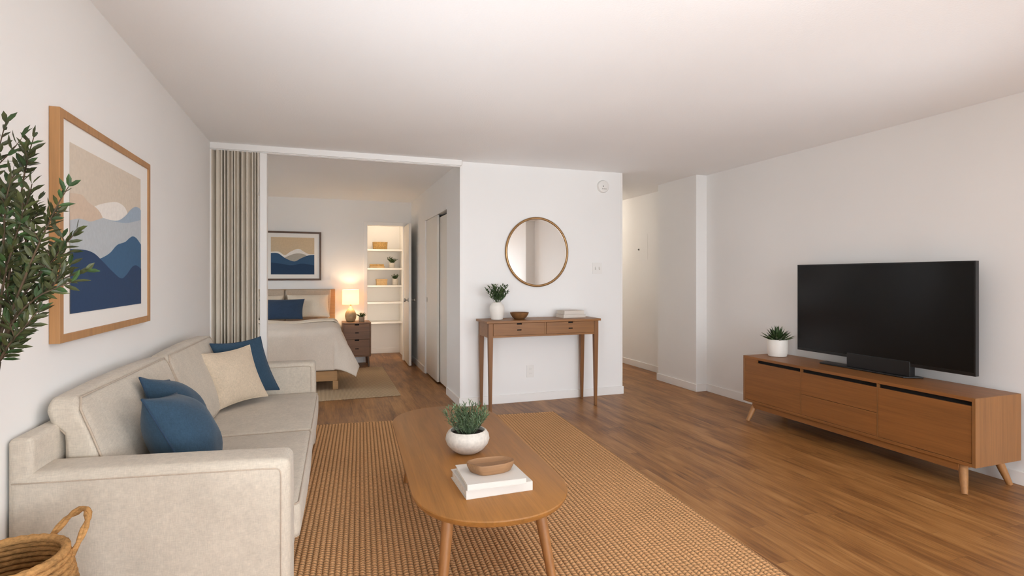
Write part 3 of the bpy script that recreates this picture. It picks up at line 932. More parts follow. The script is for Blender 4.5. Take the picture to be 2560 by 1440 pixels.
BRANCH = [
    ([(-6, 905), (8, 800), (28, 650), (48, 520), (62, 430), (72, 385), (84, 345)], 0.05),
    ([(-6, 905), (30, 780), (78, 655), (118, 565), (148, 505), (172, 466)], -0.06),
    ([(18, 800), (70, 722), (128, 645), (172, 600), (192, 578)], 0.02),
    ([(8, 850), (50, 772), (108, 722), (162, 695), (214, 676)], -0.03),
    ([(-6, 905), (-20, 720), (-22, 520), (-6, 390), (14, 308)], 0.03),
    ([(2, 870), (30, 822), (68, 782), (100, 748), (134, 712)], 0.07),
    ([(0, 900), (22, 862), (54, 826), (96, 776)], -0.08),
    ([(-12, 760), (8, 610), (14, 510), (30, 440)], -0.09),
    ([(-4, 905), (12, 888), (32, 872), (44, 858)], 0.01),
    ([(-20, 640), (0, 540), (22, 460), (60, 410)], 0.09),
    ([(-4, 860), (20, 740), (60, 620), (78, 540), (96, 500)], 0.1),
    ([(0, 840), (40, 740), (90, 680), (150, 640), (180, 630)], 0.11),
    ([(0, 880), (35, 800), (90, 745), (140, 720), (178, 705)], -0.11),
    ([(-6, 830), (10, 700), (40, 590), (70, 500), (80, 460)], -0.04),
    ([(-6, 900), (-60, 760), (-90, 620), (-100, 480)], 0.0),
    ([(-6, 900), (-70, 800), (-120, 720), (-150, 650)], 0.05),
    ([(-20, 700), (-50, 560), (-50, 430), (-40, 340)], -0.05),
    ([(-6, 880), (-40, 820), (-90, 780), (-120, 740)], -0.08),
]
st, lf = MB(), MB()
rg = random.Random(21)
def lerp(a, b_, t): return tuple(a[k] + (b_[k] - a[k]) * t for k in range(3))
def put_leaves(path, dens, seed):
    rg = random.Random(seed)
    tot = 0; segs = []
    for i in range(len(path) - 1):
        l = sqrt(sum((path[i + 1][k] - path[i][k]) ** 2 for k in range(3))); segs.append(l); tot += l
    n = max(4, int(tot / dens)); k = 0
    for i in range(n + 1):
        d = tot * i / n; j = 0
        while j < len(segs) - 1 and d > segs[j]: d -= segs[j]; j += 1
        p = lerp(path[j], path[j + 1], min(1, d / segs[j]))
        dr = [path[j + 1][q] - path[j][q] for q in range(3)]
        l = sqrt(sum(q * q for q in dr)); dr = [q / l for q in dr]
        for sgn in (-1, 1):
            a = i * 2.2 + (0 if sgn > 0 else pi) + rg.uniform(-0.5, 0.5)
            # two axes across the twig
            s1 = (dr[2], 0.15, -dr[0]); s2 = (dr[1] * 0.4, -1, 0.2)
            sd = [s1[q] * cos(a) + s2[q] * sin(a) * 0.55 for q in range(3)]
            fw = 0.75 if i < n else 1.8
            dd = [dr[q] * fw + sd[q] * 0.85 + (0.05 if q == 2 else 0) for q in range(3)]
            lf.cur = 0 if rg.random() < 0.8 else 1
            leaf(lf, p, dd, (rg.uniform(-0.8, 0.8), -1.0 + rg.uniform(-0.4, 0.6), rg.uniform(0, 1.2)), rg.uniform(0.029, 0.041), rg.uniform(0.0092, 0.0128), 0.12, rg.uniform(-0.05, 0.2))
for bi, (pts, dy) in enumerate(BRANCH):
    n = len(pts); path = []
    for i, (u, v) in enumerate(pts):
        q = i / (n - 1)
        path.append(rel(ray_y(u, v, BY + dy * q + 0.01 * sin(i * 2.1 + bi))))
    fine = []
    for i in range(n - 1):
        for t in range(4):
            p0, p1, p2, p3 = path[max(0, i - 1)], path[i], path[i + 1], path[min(n - 1, i + 2)]
            tt = t / 4
            fine.append(tuple(0.5 * (2 * p1[k] + (p2[k] - p0[k]) * tt + (2 * p0[k] - 5 * p1[k] + 4 * p2[k] - p3[k]) * tt * tt + (3 * p1[k] - p0[k] - 3 * p2[k] + p3[k]) * tt ** 3) for k in range(3)))
    fine.append(path[-1])
    st.tube(fine, [0.0034 - 0.0024 * i / (len(fine) - 1) for i in range(len(fine))], 5)
    put_leaves(fine[max(2, len(fine) // 5):], 0.0195, 100 + bi)
    # short side twigs
    for t in range(3):
        j = int(len(fine) * (0.3 + 0.18 * t)); p = fine[j]
        an = rg.uniform(0, 6.28); l = rg.uniform(0.05, 0.10)
        q = (p[0] + cos(an) * l * 0.6, p[1] + sin(an) * l * 0.5, p[2] + l * rg.uniform(0.4, 0.9))
        m_ = lerp(p, q, 0.5); m_ = (m_[0] + 0.006, m_[1], m_[2] + 0.004)
        st.tube([p, m_, q], [0.0016, 0.0012, 0.0008], 4)
        put_leaves([p, m_, q], 0.017, 300 + bi * 7 + t)
st.build('branches', M['bark'], tr, smooth=True)
lf.build('leaves', [M['olive'], M['leaf']], tr)

# ------------------------------------------------------------------ framed pictures
ART = {'sky': (214, 200, 182), 'peach': (212, 190, 168), 'white': (236, 230, 222), 'pale': (186, 192, 196), 'mist': (158, 174, 190), 'mid': (60, 98, 132), 'dark': (36, 63, 98), 'sky2': (206, 184, 152), 'grey': (172, 166, 154), 'navy': (34, 60, 90), 'blue2': (52, 84, 116)}
AM = {k: plain('ink_' + k, v, 0.85, nscale=60, namp=0.02) for k, v in ART.items()}
def smooth_poly(p, k=5):
    out = []
    n = len(p)
    for i in range(n - 1):
        p0, p1, p2, p3 = p[max(0, i - 1)], p[i], p[i + 1], p[min(n - 1, i + 2)]
        for t in range(k):
            q = t / k
            out.append(tuple(0.5 * (2 * p1[c] + (p2[c] - p0[c]) * q + (2 * p0[c] - 5 * p1[c] + 4 * p2[c] - p3[c]) * q * q + (3 * p1[c] - p0[c] - 3 * p2[c] + p3[c]) * q ** 3) for c in range(2)))
    out.append(p[-1])
    return out
def art_layer(mb, line, base, depth, i):
    """quads between a ridge line and a floor line; points are (s, z) in print space"""
    ln = smooth_poly(line)
    vs = []; fs = []
    for (a, z) in ln:
        vs += [(a, z, depth), (a, base, depth)]
    for k in range(len(ln) - 1):
        fs.append((2 * k, 2 * k + 1, 2 * k + 3, 2 * k + 2))
    mb.cur = i
    mb.add(vs, fs)

# left wall picture: local s = Y, facing +X
PX = XL + 0.032
fy0, fy1, fz0, fz1 = 2.325, 3.375, 1.058, 1.898
pic = thing('framed_picture', 'oak framed print of blue layered hills on the left wall above the sofa', 'picture', (XL, (fy0 + fy1) / 2, fz0))
def loc_p(y, z): return (y - (fy0 + fy1) / 2, z - fz0)
hw_, hh_ = (fy1 - fy0) / 2, fz1 - fz0
FW = 0.030
def frame_ring(x0, x1, z0, z1, fw, d0, d1):
    """mitred moulding as one closed ring: (s, z, depth)"""
    rings = []
    for (sx, sz) in ((x0, z0), (x1, z0), (x1, z1), (x0, z1), (x0, z0)):
        ix = fw if sx == x0 else -fw; iz = fw if sz == z0 else -fw
        rings.append([(sx, sz, d0), (sx, sz, d1), (sx + ix, sz + iz, d1), (sx + ix, sz + iz, d0)])
    return MB().loops(rings, False, False)
w = frame_ring(-hw_, hw_, 0, hh_, FW, 0.001, 0.033)
w.v = [(d, a, z) for a, z, d in w.v]
w.build('frame', M['framew'], pic, bevel=0.0012)
box(0.004, 0.026, -hw_ + FW, hw_ - FW, FW, hh_ - FW).build('mat_board', M['mat'], pic)
w = MB()
def g(u, v):
    p = ray_x(u / 2.0571, v / 2.0571 + 240, XL + 0.0265); return loc_p(p[1], p[2])
a0, a1 = loc_p(2.419, 1.158); b0, b1 = loc_p(3.234, 1.795)
w.cur = 0; w.add([(a0, a1, 0.0265), (b0, a1, 0.0265), (b0, b1, 0.0265), (a0, b1, 0.0265)], [(0, 1, 2, 3)])
def lay(pts, depth, i):
    pp = [g(*q) for q in pts]
    pp[0] = (a0, pp[0][1]) if pts[0][0] <= 373 else pp[0]
    pp[-1] = (b0, pp[-1][1]) if pts[-1][0] >= 731 else pp[-1]
    art_layer(w, pp, a1, depth, i)
lay([(462, 640), (475, 580), (500, 562), (550, 549), (600, 546), (635, 566), (652, 594), (662, 640)], 0.0269, 2)
lay([(372, 503), (400, 503), (425, 512), (455, 548), (490, 572), (512, 596), (530, 630), (545, 650)], 0.0273, 1)
lay([(515, 640), (540, 632), (575, 640), (612, 638), (645, 615), (668, 588), (692, 571), (714, 576), (732, 592)], 0.0277, 4)
lay([(372, 642), (398, 630), (430, 636), (462, 646), (500, 636), (530, 628), (565, 640), (610, 650), (660, 652), (732, 640)], 0.0281, 3)
lay([(500, 840), (530, 828), (565, 805), (600, 766), (640, 751), (662, 732), (680, 722), (700, 732), (732, 766)], 0.0285, 5)
lay([(372, 788), (420, 790), (455, 797), (490, 816), (530, 856), (575, 902), (620, 938), (650, 916), (676, 880), (698, 871), (732, 890)], 0.0289, 6)
w.v = [(d, s, z) for s, z, d in w.v]
w.build('print', [AM['sky'], AM['peach'], AM['white'], AM['pale'], AM['mist'], AM['mid'], AM['dark']], pic)

# bedroom picture on the back wall
bx0, bx1, bz0, bz1 = -0.815, -0.043, 1.240, 1.945
pic2 = thing('framed_picture', 'dark framed print of navy hills on the bedroom wall above the bed', 'picture', ((bx0 + bx1) / 2, YB, bz0))
hw2, hh2 = (bx1 - bx0) / 2, bz1 - bz0
w = MB(); q = 0.026
w = frame_ring(-hw2, hw2, 0, hh2, q, -0.035, -0.001)
w.v = [(a, d, z) for a, z, d in w.v]
w.build('frame', M['frdark'], pic2, bevel=0.0015)
box(-hw2 + q, hw2 - q, -0.024, -0.004, q, hh2 - q).build('mat_board', M['mat'], pic2)
w = MB()
A0, A1, B0, B1 = -hw2 + 0.095, 0.085, hw2 - 0.095, hh2 - 0.085
def g2(x, y): return (A0 + (x - 655) / 430 * (B0 - A0), B1 - (y - 1030) / 355 * (B1 - A1))
w.cur = 0; w.add([(A0, A1, -0.0245), (B0, A1, -0.0245), (B0, B1, -0.0245), (A0, B1, -0.0245)], [(0, 1, 2, 3)])
def lay2(pts, depth, i): art_layer(w, [g2(*p) for p in pts], A1, depth, i)
lay2([(655, 1170), (730, 1168), (790, 1200), (850, 1165), (925, 1138), (980, 1165), (1030, 1188), (1085, 1186)], -0.0249, 1)
lay2([(790, 1225), (850, 1198), (900, 1184), (950, 1184), (1000, 1198), (1030, 1230)], -0.0253, 2)
lay2([(655, 1182), (725, 1184), (800, 1232), (885, 1260), (950, 1230), (1020, 1202), (1085, 1194)], -0.0257, 3)
lay2([(655, 1272), (760, 1284), (860, 1298), (960, 1280), (1085, 1298)], -0.0261, 4)
w.v = [(s, d, z) for s, z, d in w.v]
w.build('print', [AM['sky2'], AM['white'], AM['grey'], AM['blue2'], AM['navy']], pic2)

# ------------------------------------------------------------------ bed
bed = thing('bed', 'bed with taupe upholstered headboard against the bedroom back wall', 'bed', (-0.56, 7.4, 0))
bw = 0.70
w = MB()
w.box(-bw, bw, -0.96, -0.92, 0.11, 0.225); w.box(-bw, -bw + 0.035, -0.92, 0.85, 0.11, 0.225); w.box(bw - 0.035, bw, -0.92, 0.85, 0.11, 0.225)
w.box(-bw + 0.035, bw - 0.035, -0.9, 0.85, 0.13, 0.2)
w.build('bed_frame', M['bedoak'], bed, bevel=0.004)
for sx in (-1, 1):
    for sy in (-0.93, 0.80):
        MB().prism([(sx * (bw - 0.02) - 0.03, sy - 0.03), (sx * (bw - 0.02) + 0.03, sy - 0.03), (sx * (bw - 0.02) + 0.03, sy + 0.03), (sx * (bw - 0.02) - 0.03, sy + 0.03)], 0.0095, 0.11).build('leg', M['bedoak'], bed, bevel=0.004)
box(-bw - 0.02, bw + 0.01, 0.945, 0.985, 0.10, 1.112).build('headboard', M['bedoak'], bed, bevel=0.006)
for (pts_, s_) in (([(-0.672, 0.2), (0.026, 0.2), (0.026, 1.108), (-0.672, 1.108)], 0), ([(0.034, 0.2), (0.60, 0.2), (0.655, 1.108), (0.034, 1.108)], 1)):
    q = MB().prism(pts_, -0.0, 0.075)
    q.v = [(x, 0.944 - z, y) for x, y, z in q.v]
    q.f = [tuple(reversed(f)) for f in q.f]
    q.build('headboard_cushion', M['uph'], bed, bevel=0.022, bseg=4)
MB().soft(-0.68, 0.68, -0.90, 0.86, 0.22, 0.64, 0.06, (0, 0, 0.02)).build('mattress', M['cream'], bed, smooth=True)

# duvet: draped sheet over mattress, foot end and right side
def duvet_pt(a, b_):
    """a: across (X) distance, b: along; a in [-1.35, .5], b in [-.5, 1.2] past the edges at 0"""
    xe, ye, zt = 0.105, 6.50, 0.695
    p = max(0, a); q = max(0, -b_)
    x = xe + min(a, 0); y = ye + max(b_, 0)
    R = 0.075
    dd = hypot(p, q)
    if dd < 1e-6:
        z = zt + 0.012 * sin(5 * a + 1) * sin(6 * b_ + 2) + 0.006 * sin(11 * a + 4 * b_)
        # soft rounding toward the borders
        return (x, y, z)
    phi = math.atan2(q, p)
    arc = R * pi / 2
    if dd < arc:
        an = dd / R
        off = R * sin(an); drop = R * (1 - cos(an))
    else:
        e = dd - arc
        fl = 0.33 * cos(phi) ** 2 + 0.03 * sin(phi) ** 2 + 0.30 * (sin(2 * phi)) ** 2
        ripple = 0.0
        if phi < 0.02: ripple = 0.018 * sin(7.5 * b_ + 0.6)
        if phi > 1.55: ripple = 0.010 * sin(11 * a + 1.0)
        corner = sin(2 * phi)
        ripple += 0.035 * sin(5 * phi + 0.4) * corner
        off = R + fl * e + ripple * min(1, e / 0.2)
        drop = R + e * sqrt(max(0.3, 1 - fl * fl)) * (1 - 0.13 * corner)
    # swell of the top near the edge
    return (x + off * cos(phi), y - off * sin(phi), zt - drop + 0.012 * sin(5 * min(a, 0) + 1) * sin(6 * max(b_, 0) + 2) * max(0, 1 - dd / 0.2))
w = MB()
na, nb = 84, 78
vs = []; fs = []
for i in range(na + 1):
    for j in range(nb + 1):
        a = -1.34 + (1.34 + 0.50) * i / na
        b_ = -0.50 + (0.50 + 1.02) * j / nb
        vs.append(duvet_pt(a, b_))
for i in range(na):
    for j in range(nb):
        k = i * (nb + 1) + j
        fs.append((k, k + nb + 1, k + nb + 2, k + 1))
w.add(vs, fs)
DO = (-0.5, 7.0, 0.23)
w.v = [tuple(p[k] - DO[k] for k in range(3)) for p in w.v]
dv = w.build('duvet', M['duvet'], smooth=True, loc=DO)
sol = dv.modifiers.new('thick', 'SOLIDIFY'); sol.thickness = 0.016; sol.offset = 1
tag(dv, 'oat coloured duvet draped over the bed, one corner hanging low', 'duvet')
# turned-down hem
path = []
for i in range(50):
    a = -1.34 + (1.34 + 0.36) * i / 49
    p = duvet_pt(a, 0.98); path.append((p[0] - DO[0], p[1] - DO[1], p[2] - DO[2] + 0.012))
h = MB()
rings = []
for p in path:
    rings.append([(p[0] + 0.0, p[1] + y, p[2] + z) for y, z in ((-0.24, 0.006), (-0.25, 0.014), (-0.24, 0.022), (0.0, 0.030), (0.06, 0.026), (0.06, 0.006))])
h.loops(rings)
h.build('turned_down_edge', M['cream'], dv, smooth=True)

pillow('bed_pillow', [(-0.495, 8.20, 1.035), (0.055, 8.20, 1.035), (0.075, 8.02, 0.725), (-0.50, 8.02, 0.725)], 0.075, M['cream'], None, 'cream bed pillow at the right half of the headboard', group='cream bed pillows', seed=12, pinch=0.05)
pillow('bed_pillow', [(-1.10, 8.20, 1.03), (-0.545, 8.20, 1.03), (-0.54, 8.02, 0.725), (-1.11, 8.02, 0.725)], 0.075, M['cream'], None, 'cream bed pillow mostly hidden behind the navy one and the folded door', group='cream bed pillows', seed=13, pinch=0.05)
pillow('bed_pillow', [(-0.83, 7.98, 0.985), (-0.255, 7.98, 0.985), (-0.275, 7.84, 0.715), (-0.81, 7.84, 0.715)], 0.06, M['navy'], None, 'long navy lumbar pillow on the bed, in front of the cream ones', seed=14, pinch=0.06)

# ------------------------------------------------------------------ nightstand and lamp
NX0, NX1, NY0, NY1, NZ = 0.243, 0.634, 7.95, 8.36, 0.638
ns = thing('nightstand', 'dark walnut nightstand with two drawers beside the bed', 'nightstand', ((NX0 + NX1) / 2, (NY0 + NY1) / 2, 0))
hx, hy = (NX1 - NX0) / 2, (NY1 - NY0) / 2
w = MB()
w.box(-hx, -hx + 0.018, -hy, hy, 0.15, NZ - 0.018); w.box(hx - 0.018, hx, -hy, hy, 0.15, NZ - 0.018)
w.box(-hx, hx, -hy, hy, NZ - 0.018, NZ); w.box(-hx + 0.018, hx - 0.018, -hy, hy, 0.15, 0.168); w.box(-hx + 0.018, hx - 0.018, hy - 0.01, hy, 0.168, NZ - 0.018)
w.build('body', M['night'], ns, bevel=0.002)
def drawer_front(root, x0, x1, z0, z1, y, mat, notch_w=0.06, notch_h=0.016, slot_w=0.045, slot_h=0.012, slot_at=0.45, depth=0.018):
    """drawer with a cut-out in its top edge and a small slot pull (front faces -Y)"""
    xc = (x0 + x1) / 2
    w = MB()
    zs = z0 + (z1 - z0) * slot_at
    w.box(x0, xc - notch_w / 2, y, y + depth, z0, z1); w.box(xc + notch_w / 2, x1, y, y + depth, z0, z1)
    w.box(xc - notch_w / 2, xc + notch_w / 2, y, y + depth, zs + slot_h / 2, z1 - notch_h)
    w.box(xc - notch_w / 2, xc + notch_w / 2, y, y + depth, z0, zs - slot_h / 2)
    w.box(xc - notch_w / 2, xc - slot_w / 2, y, y + depth, zs - slot_h / 2, zs + slot_h / 2); w.box(xc + slot_w / 2, xc + notch_w / 2, y, y + depth, zs - slot_h / 2, zs + slot_h / 2)
    d = w.build('drawer', mat, root)
    box(xc - notch_w / 2, xc + notch_w / 2, y + depth - 0.003, y + depth + 0.001, z1 - notch_h - 0.003, z1).build('finger_notch', M['void'], d)
    box(xc - slot_w / 2 - 0.002, xc + slot_w / 2 + 0.002, y + depth - 0.003, y + depth + 0.001, zs - slot_h / 2 - 0.002, zs + slot_h / 2 + 0.002).build('slot_pull', M['void'], d)
    return d
drawer_front(ns, -hx + 0.020, hx - 0.020, 0.402, NZ - 0.021, -hy - 0.001, M['night'], 0.062, 0.020, 0.05, 0.013, 0.42)
drawer_front(ns, -hx + 0.020, hx - 0.020, 0.170, 0.398, -hy - 0.001, M['night'], 0.062, 0.020, 0.05, 0.013, 0.42)
for sx in (-1, 1):
    for sy in (-1, 1):
        MB().tube([(sx * (hx - 0.04), sy * (hy - 0.05), 0.15), (sx * (hx - 0.03), sy * (hy - 0.03), 0.0)], [0.018, 0.012], 12).build('leg', M['frdark'], ns, smooth=True, autos=40)

LX, LY = 0.362, 8.17
lamp = thing('table_lamp', 'lit table lamp with cream drum shade and tan ribbed base on the nightstand', 'lamp', (LX, LY, NZ))
prof = [(0.038, 0.0), (0.044, 0.004)]
for i in range(25):
    t = i / 24
    r = 0.046 + 0.036 * sin(pi * (0.08 + 0.86 * t)) ** 0.9 - 0.028 * t ** 3
    prof.append((r + 0.0012 * (i % 2), 0.006 + 0.190 * t))
prof += [(0.022, 0.203), (0.014, 0.208), (0.012, 0.232)]
MB().lathe(prof, seg=32).build('lamp_base', M['lampbase'], lamp, smooth=True)
MB().lathe([(0.012, 0.23), (0.012, 0.262), (0.007, 0.264), (0.007, 0.29)], seg=16).build('lamp_socket', M['brass'], lamp, smooth=True, autos=40)
w = MB().lathe([(0.119, 0.252), (0.116, 0.466), (0.1145, 0.466), (0.1175, 0.252), (0.119, 0.252)], seg=40, cap0=False, cap1=False)
w.build('lamp_shade', M['shade'], lamp, smooth=True, autos=40)

def small_plant(name, label, loc, pot_prof, potmat, leafargs, leafm, soil_z, soil_r, potname='pot'):
    r = thing(name, label, 'potted plant', loc)
    lathe_pot(pot_prof, potname, potmat, r, 32)
    MB().lathe([(0.0, soil_z + 0.002), (soil_r, soil_z)], seg=20, cap0=False, cap1=False).build('soil', M['soil'], r)
    lf, st = MB(), MB()
    sprigs(lf, st, (0, 0, soil_z), mats=len(leafm), **leafargs)
    st.build('stems', leafm[-1], r)
    lf.build('leaves', leafm, r)
    return r
def rosette(name, label, loc, pot_prof, potmat, n, ln, wd, soil_z, soil_r, seed, mats):
    r = thing(name, label, 'potted plant', loc)
    lathe_pot(pot_prof, 'pot', potmat, r, 36)
    MB().lathe([(0.0, soil_z + 0.002), (soil_r, soil_z)], seg=20, cap0=False, cap1=False).build('soil', M['soil'], r)
    rg = random.Random(seed); w = MB()
    for i in range(n):
        az = i * 2.39996 + rg.uniform(-0.2, 0.2); q = i / (n - 1)
        el = radians(86 - 74 * q ** 0.8) + rg.uniform(-0.08, 0.08)
        d = (cos(el) * cos(az), cos(el) * sin(az), sin(el))
        p = (cos(az) * soil_r * 0.55 * q, sin(az) * soil_r * 0.55 * q, soil_z + 0.012 * (1 - q))
        w.cur = rg.randrange(len(mats))
        up = (-sin(el) * cos(az), -sin(el) * sin(az), cos(el) + 0.01)
        leaf(w, p, d, up, rg.uniform(*ln), wd * rg.uniform(0.85, 1.15), 0.30, -0.12)
    w.build('leaves', mats, r)
    return r
def cyl_pot(r, h, t=0.004, bulge=1.0):
    return [(r * 0.82, 0), (r * 0.90, 0.003), (r * 0.98 * bulge, h * 0.3), (r * bulge, h * 0.6), (r, h * 0.92), (r * 0.96, h), (r * 0.96 - t, h), (r * 0.95 - t, h * 0.85), (0.0, h * 0.84)]
small_plant('potted_succulent', 'small green succulent in a grey pot beside the bedside lamp', (0.512, 8.10, NZ), cyl_pot(0.041, 0.072), M['greypot'],
            dict(n=26, ln=(0.045, 0.085), spread=1.15, leaf_l=0.026, leaf_w=0.011, per=6, seed=31, r0=0.015), [M['leaf'], M['herb']], 0.062, 0.034)

# ------------------------------------------------------------------ closet contents
w = MB()
ring = lambda sx, sy, z: [(sx * (abs(cos(a)) ** 0.4) * (1 if cos(a) >= 0 else -1), sy * (abs(sin(a)) ** 0.4) * (1 if sin(a) >= 0 else -1), z) for a in [2 * pi * k / 40 for k in range(40)]]
w.loops([ring(0.108, 0.085, 0), ring(0.112, 0.088, 0.004), ring(0.118, 0.094, 0.115), ring(0.121, 0.097, 0.12), ring(0.113, 0.09, 0.12), ring(0.108, 0.085, 0.02)])
o = w.build('storage_basket', M['boxy'], smooth=True, autos=40, loc=(0.868, 9.10, SHZ[0][1]))
tag(o, 'tan woven storage basket on the topmost closet shelf', 'basket')
book('book', 'lower of two tan books on the second closet shelf', (0.815, 9.09, SHZ[1][1]), 0.03, 0.235, 0.16, 0.032, M['boxt'], 'tan books in the closet')
book('book', 'upper of two tan books on the second closet shelf', (0.812, 9.09, SHZ[1][1] + 0.0322), -0.02, 0.225, 0.155, 0.030, M['boxy'], 'tan books in the closet')
bx = thing('storage_box', 'tan lidded box on the third closet shelf', 'box', (0.892, 9.09, SHZ[2][1]))
box(-0.085, 0.085, -0.07, 0.07, 0, 0.075).build('box_body', M['boxt'], bx, bevel=0.002)
box(-0.088, 0.088, -0.073, 0.073, 0.075, 0.103).build('lid', M['boxt'], bx, bevel=0.002)
small_plant('potted_succulent', 'small plant in a cream pot on the second closet shelf', (1.058, 9.08, SHZ[1][1]), cyl_pot(0.048, 0.085), M['ceramic'],
            dict(n=26, ln=(0.06, 0.115), spread=1.0, leaf_l=0.034, leaf_w=0.012, per=6, seed=33, r0=0.015), [M['leaf'], M['herb']], 0.073, 0.04)
small_plant('potted_succulent', 'small plant in a cream pot on the third closet shelf, partly behind the door', (1.112, 9.08, SHZ[2][1]), cyl_pot(0.048, 0.105), M['ceramic'],
            dict(n=24, ln=(0.05, 0.09), spread=1.1, leaf_l=0.030, leaf_w=0.012, per=6, seed=34, r0=0.015), [M['leaf'], M['herb']], 0.09, 0.04)

# ------------------------------------------------------------------ console table by the mirror wall
KX0, KX1, KY0, KY1, KZ = 1.452, 2.606, 4.825, 5.175, 0.875
ctb = thing('console_table', 'slim walnut console table with two drawers below the round mirror', 'console table', ((KX0 + KX1) / 2, (KY0 + KY1) / 2, 0))
hx, hy = (KX1 - KX0) / 2, (KY1 - KY0) / 2
box(-hx - 0.022, hx + 0.022, -hy - 0.014, hy + 0.014, KZ - 0.022, KZ).build('tabletop', M['wal_x'], ctb, bevel=0.003)
AZ = 0.718
w = MB()
w.box(-hx, -hx + 0.02, -hy + 0.045, hy - 0.045, AZ, KZ - 0.022); w.box(hx - 0.02, hx, -hy + 0.045, hy - 0.045, AZ, KZ - 0.022)
w.box(-hx + 0.045, hx - 0.045, hy - 0.02, hy, AZ, KZ - 0.022)
w.box(-hx + 0.045, hx - 0.045, -hy + 0.004, -hy + 0.024, AZ, AZ + 0.018); w.box(-hx + 0.045, hx - 0.045, -hy + 0.02, hy - 0.02, AZ + 0.002, AZ + 0.01)
w.box(-0.008, 0.008, -hy + 0.004, hy - 0.02, AZ + 0.018, KZ - 0.022)
w.build('apron', M['wal_x'], ctb, bevel=0.0015)
drawer_front(ctb, -hx + 0.048, -0.010, AZ + 0.020, KZ - 0.025, -hy + 0.002, M['wal_x'], 0.052, 0.014, 0.044, 0.012, 0.42)
drawer_front(ctb, 0.010, hx - 0.048, AZ + 0.020, KZ - 0.025, -hy + 0.002, M['wal_x'], 0.052, 0.014, 0.044, 0.012, 0.42)
for sx in (-1, 1):
    for sy in (-1, 1):
        a = 0.045; b_ = 0.026
        def sq(cx, cy, s, z): return [(cx - s / 2, cy - s / 2, z), (cx + s / 2, cy - s / 2, z), (cx + s / 2, cy + s / 2, z), (cx - s / 2, cy + s / 2, z)]
        cx, cy = sx * (hx - a / 2), sy * (hy - a / 2)
        MB().loops([sq(cx, cy, b_, 0.0), sq(cx, cy, a, AZ - 0.02), sq(cx, cy, a, KZ - 0.022)]).build('leg', M['wal_dz'], ctb, bevel=0.003)

# items on the console
small_plant('potted_fern', 'leafy green sprigs in a white ceramic vase on the console table', (1.590, 5.0, KZ),
            [(0.046, 0), (0.056, 0.003), (0.068, 0.05), (0.073, 0.09), (0.071, 0.125), (0.058, 0.152), (0.046, 0.162), (0.044, 0.170), (0.040, 0.170), (0.042, 0.155), (0.0, 0.15)], M['whitepot'],
            dict(n=24, ln=(0.12, 0.20), spread=0.85, leaf_l=0.042, leaf_w=0.016, per=12, seed=44, r0=0.022, stem_r=0.0018), [M['leaf'], M['leaf'], M['herb']], 0.155, 0.04, 'vase')
w = MB().lathe([(0.040, 0), (0.052, 0.003), (0.072, 0.022), (0.088, 0.048), (0.094, 0.066), (0.090, 0.066), (0.080, 0.046), (0.060, 0.022), (0.0, 0.012)], seg=36, cap1=False)
o = w.build('wooden_bowl', M['bowl'], smooth=True, autos=50, loc=(1.822, 5.0, KZ))
tag(o, 'small turned wooden bowl on the console table', 'bowl')
book('book', 'lower oat coloured book lying on the console table', (2.402, 5.050, KZ), radians(6), 0.262, 0.170, 0.036, M['bookg'], 'books on the console table')
book('book', 'upper oat coloured book lying on the console table', (2.398, 5.045, KZ + 0.0365), radians(5), 0.232, 0.165, 0.036, M['bookg'], 'books on the console table')

# ------------------------------------------------------------------ mirror and wall fittings
mr = thing('round_mirror', 'round wall mirror in a thin brass frame above the console table', 'mirror', (2.096, YM, 1.551))
R_ = 0.352
w = MB(); rings = []
seg = 96
for k in range(seg):
    an = 2 * pi * k / seg; rr = []
    for (r, y) in ((R_, -0.001), (R_ + 0.002, -0.018), (R_ - 0.004, -0.026), (R_ - 0.016, -0.027), (R_ - 0.021, -0.022), (R_ - 0.022, -0.001)):
        rr.append((r * cos(an), y, r * sin(an) * 1.03))
    rings.append(rr)
rings.append(rings[0])
w.loops(rings, False, False)
w.build('mirror_frame', M['brass'], mr, smooth=True, autos=50)
w = MB().lathe([(R_ - 0.021, 0.004), (R_ - 0.021, 0.014)], seg=72)
w.v = [(x, -z, y * 1.03) for x, y, z in w.v]; w.f = [tuple(reversed(f)) for f in w.f]
w.build('mirror_glass', M['mirror'], mr)

sd = thing('smoke_detector', 'round white smoke detector high on the mirror wall', 'smoke detector', (2.868, YM, 2.276))
w = MB().lathe([(0.068, 0.0), (0.068, 0.018), (0.062, 0.030), (0.045, 0.036), (0.0, 0.037)], seg=36)
w.v = [(x, -z, y) for x, y, z in w.v]; w.f = [tuple(reversed(f)) for f in w.f]
w.build('detector_body', M['plastic'], sd, smooth=True, autos=40)
w = MB().lathe([(0.006, 0.036), (0.006, 0.039)], -0.01, 0.0, 14)
w.v = [(x, -z, y) for x, y, z in w.v]
w.build('test_button', M['slot'], sd)
w = MB()
for k in range(5): w.box(-0.022 + 0.011 * k, -0.018 + 0.011 * k, -0.0368, -0.034, -0.034, -0.022)
w.build('vent_slots', M['slot'], sd)

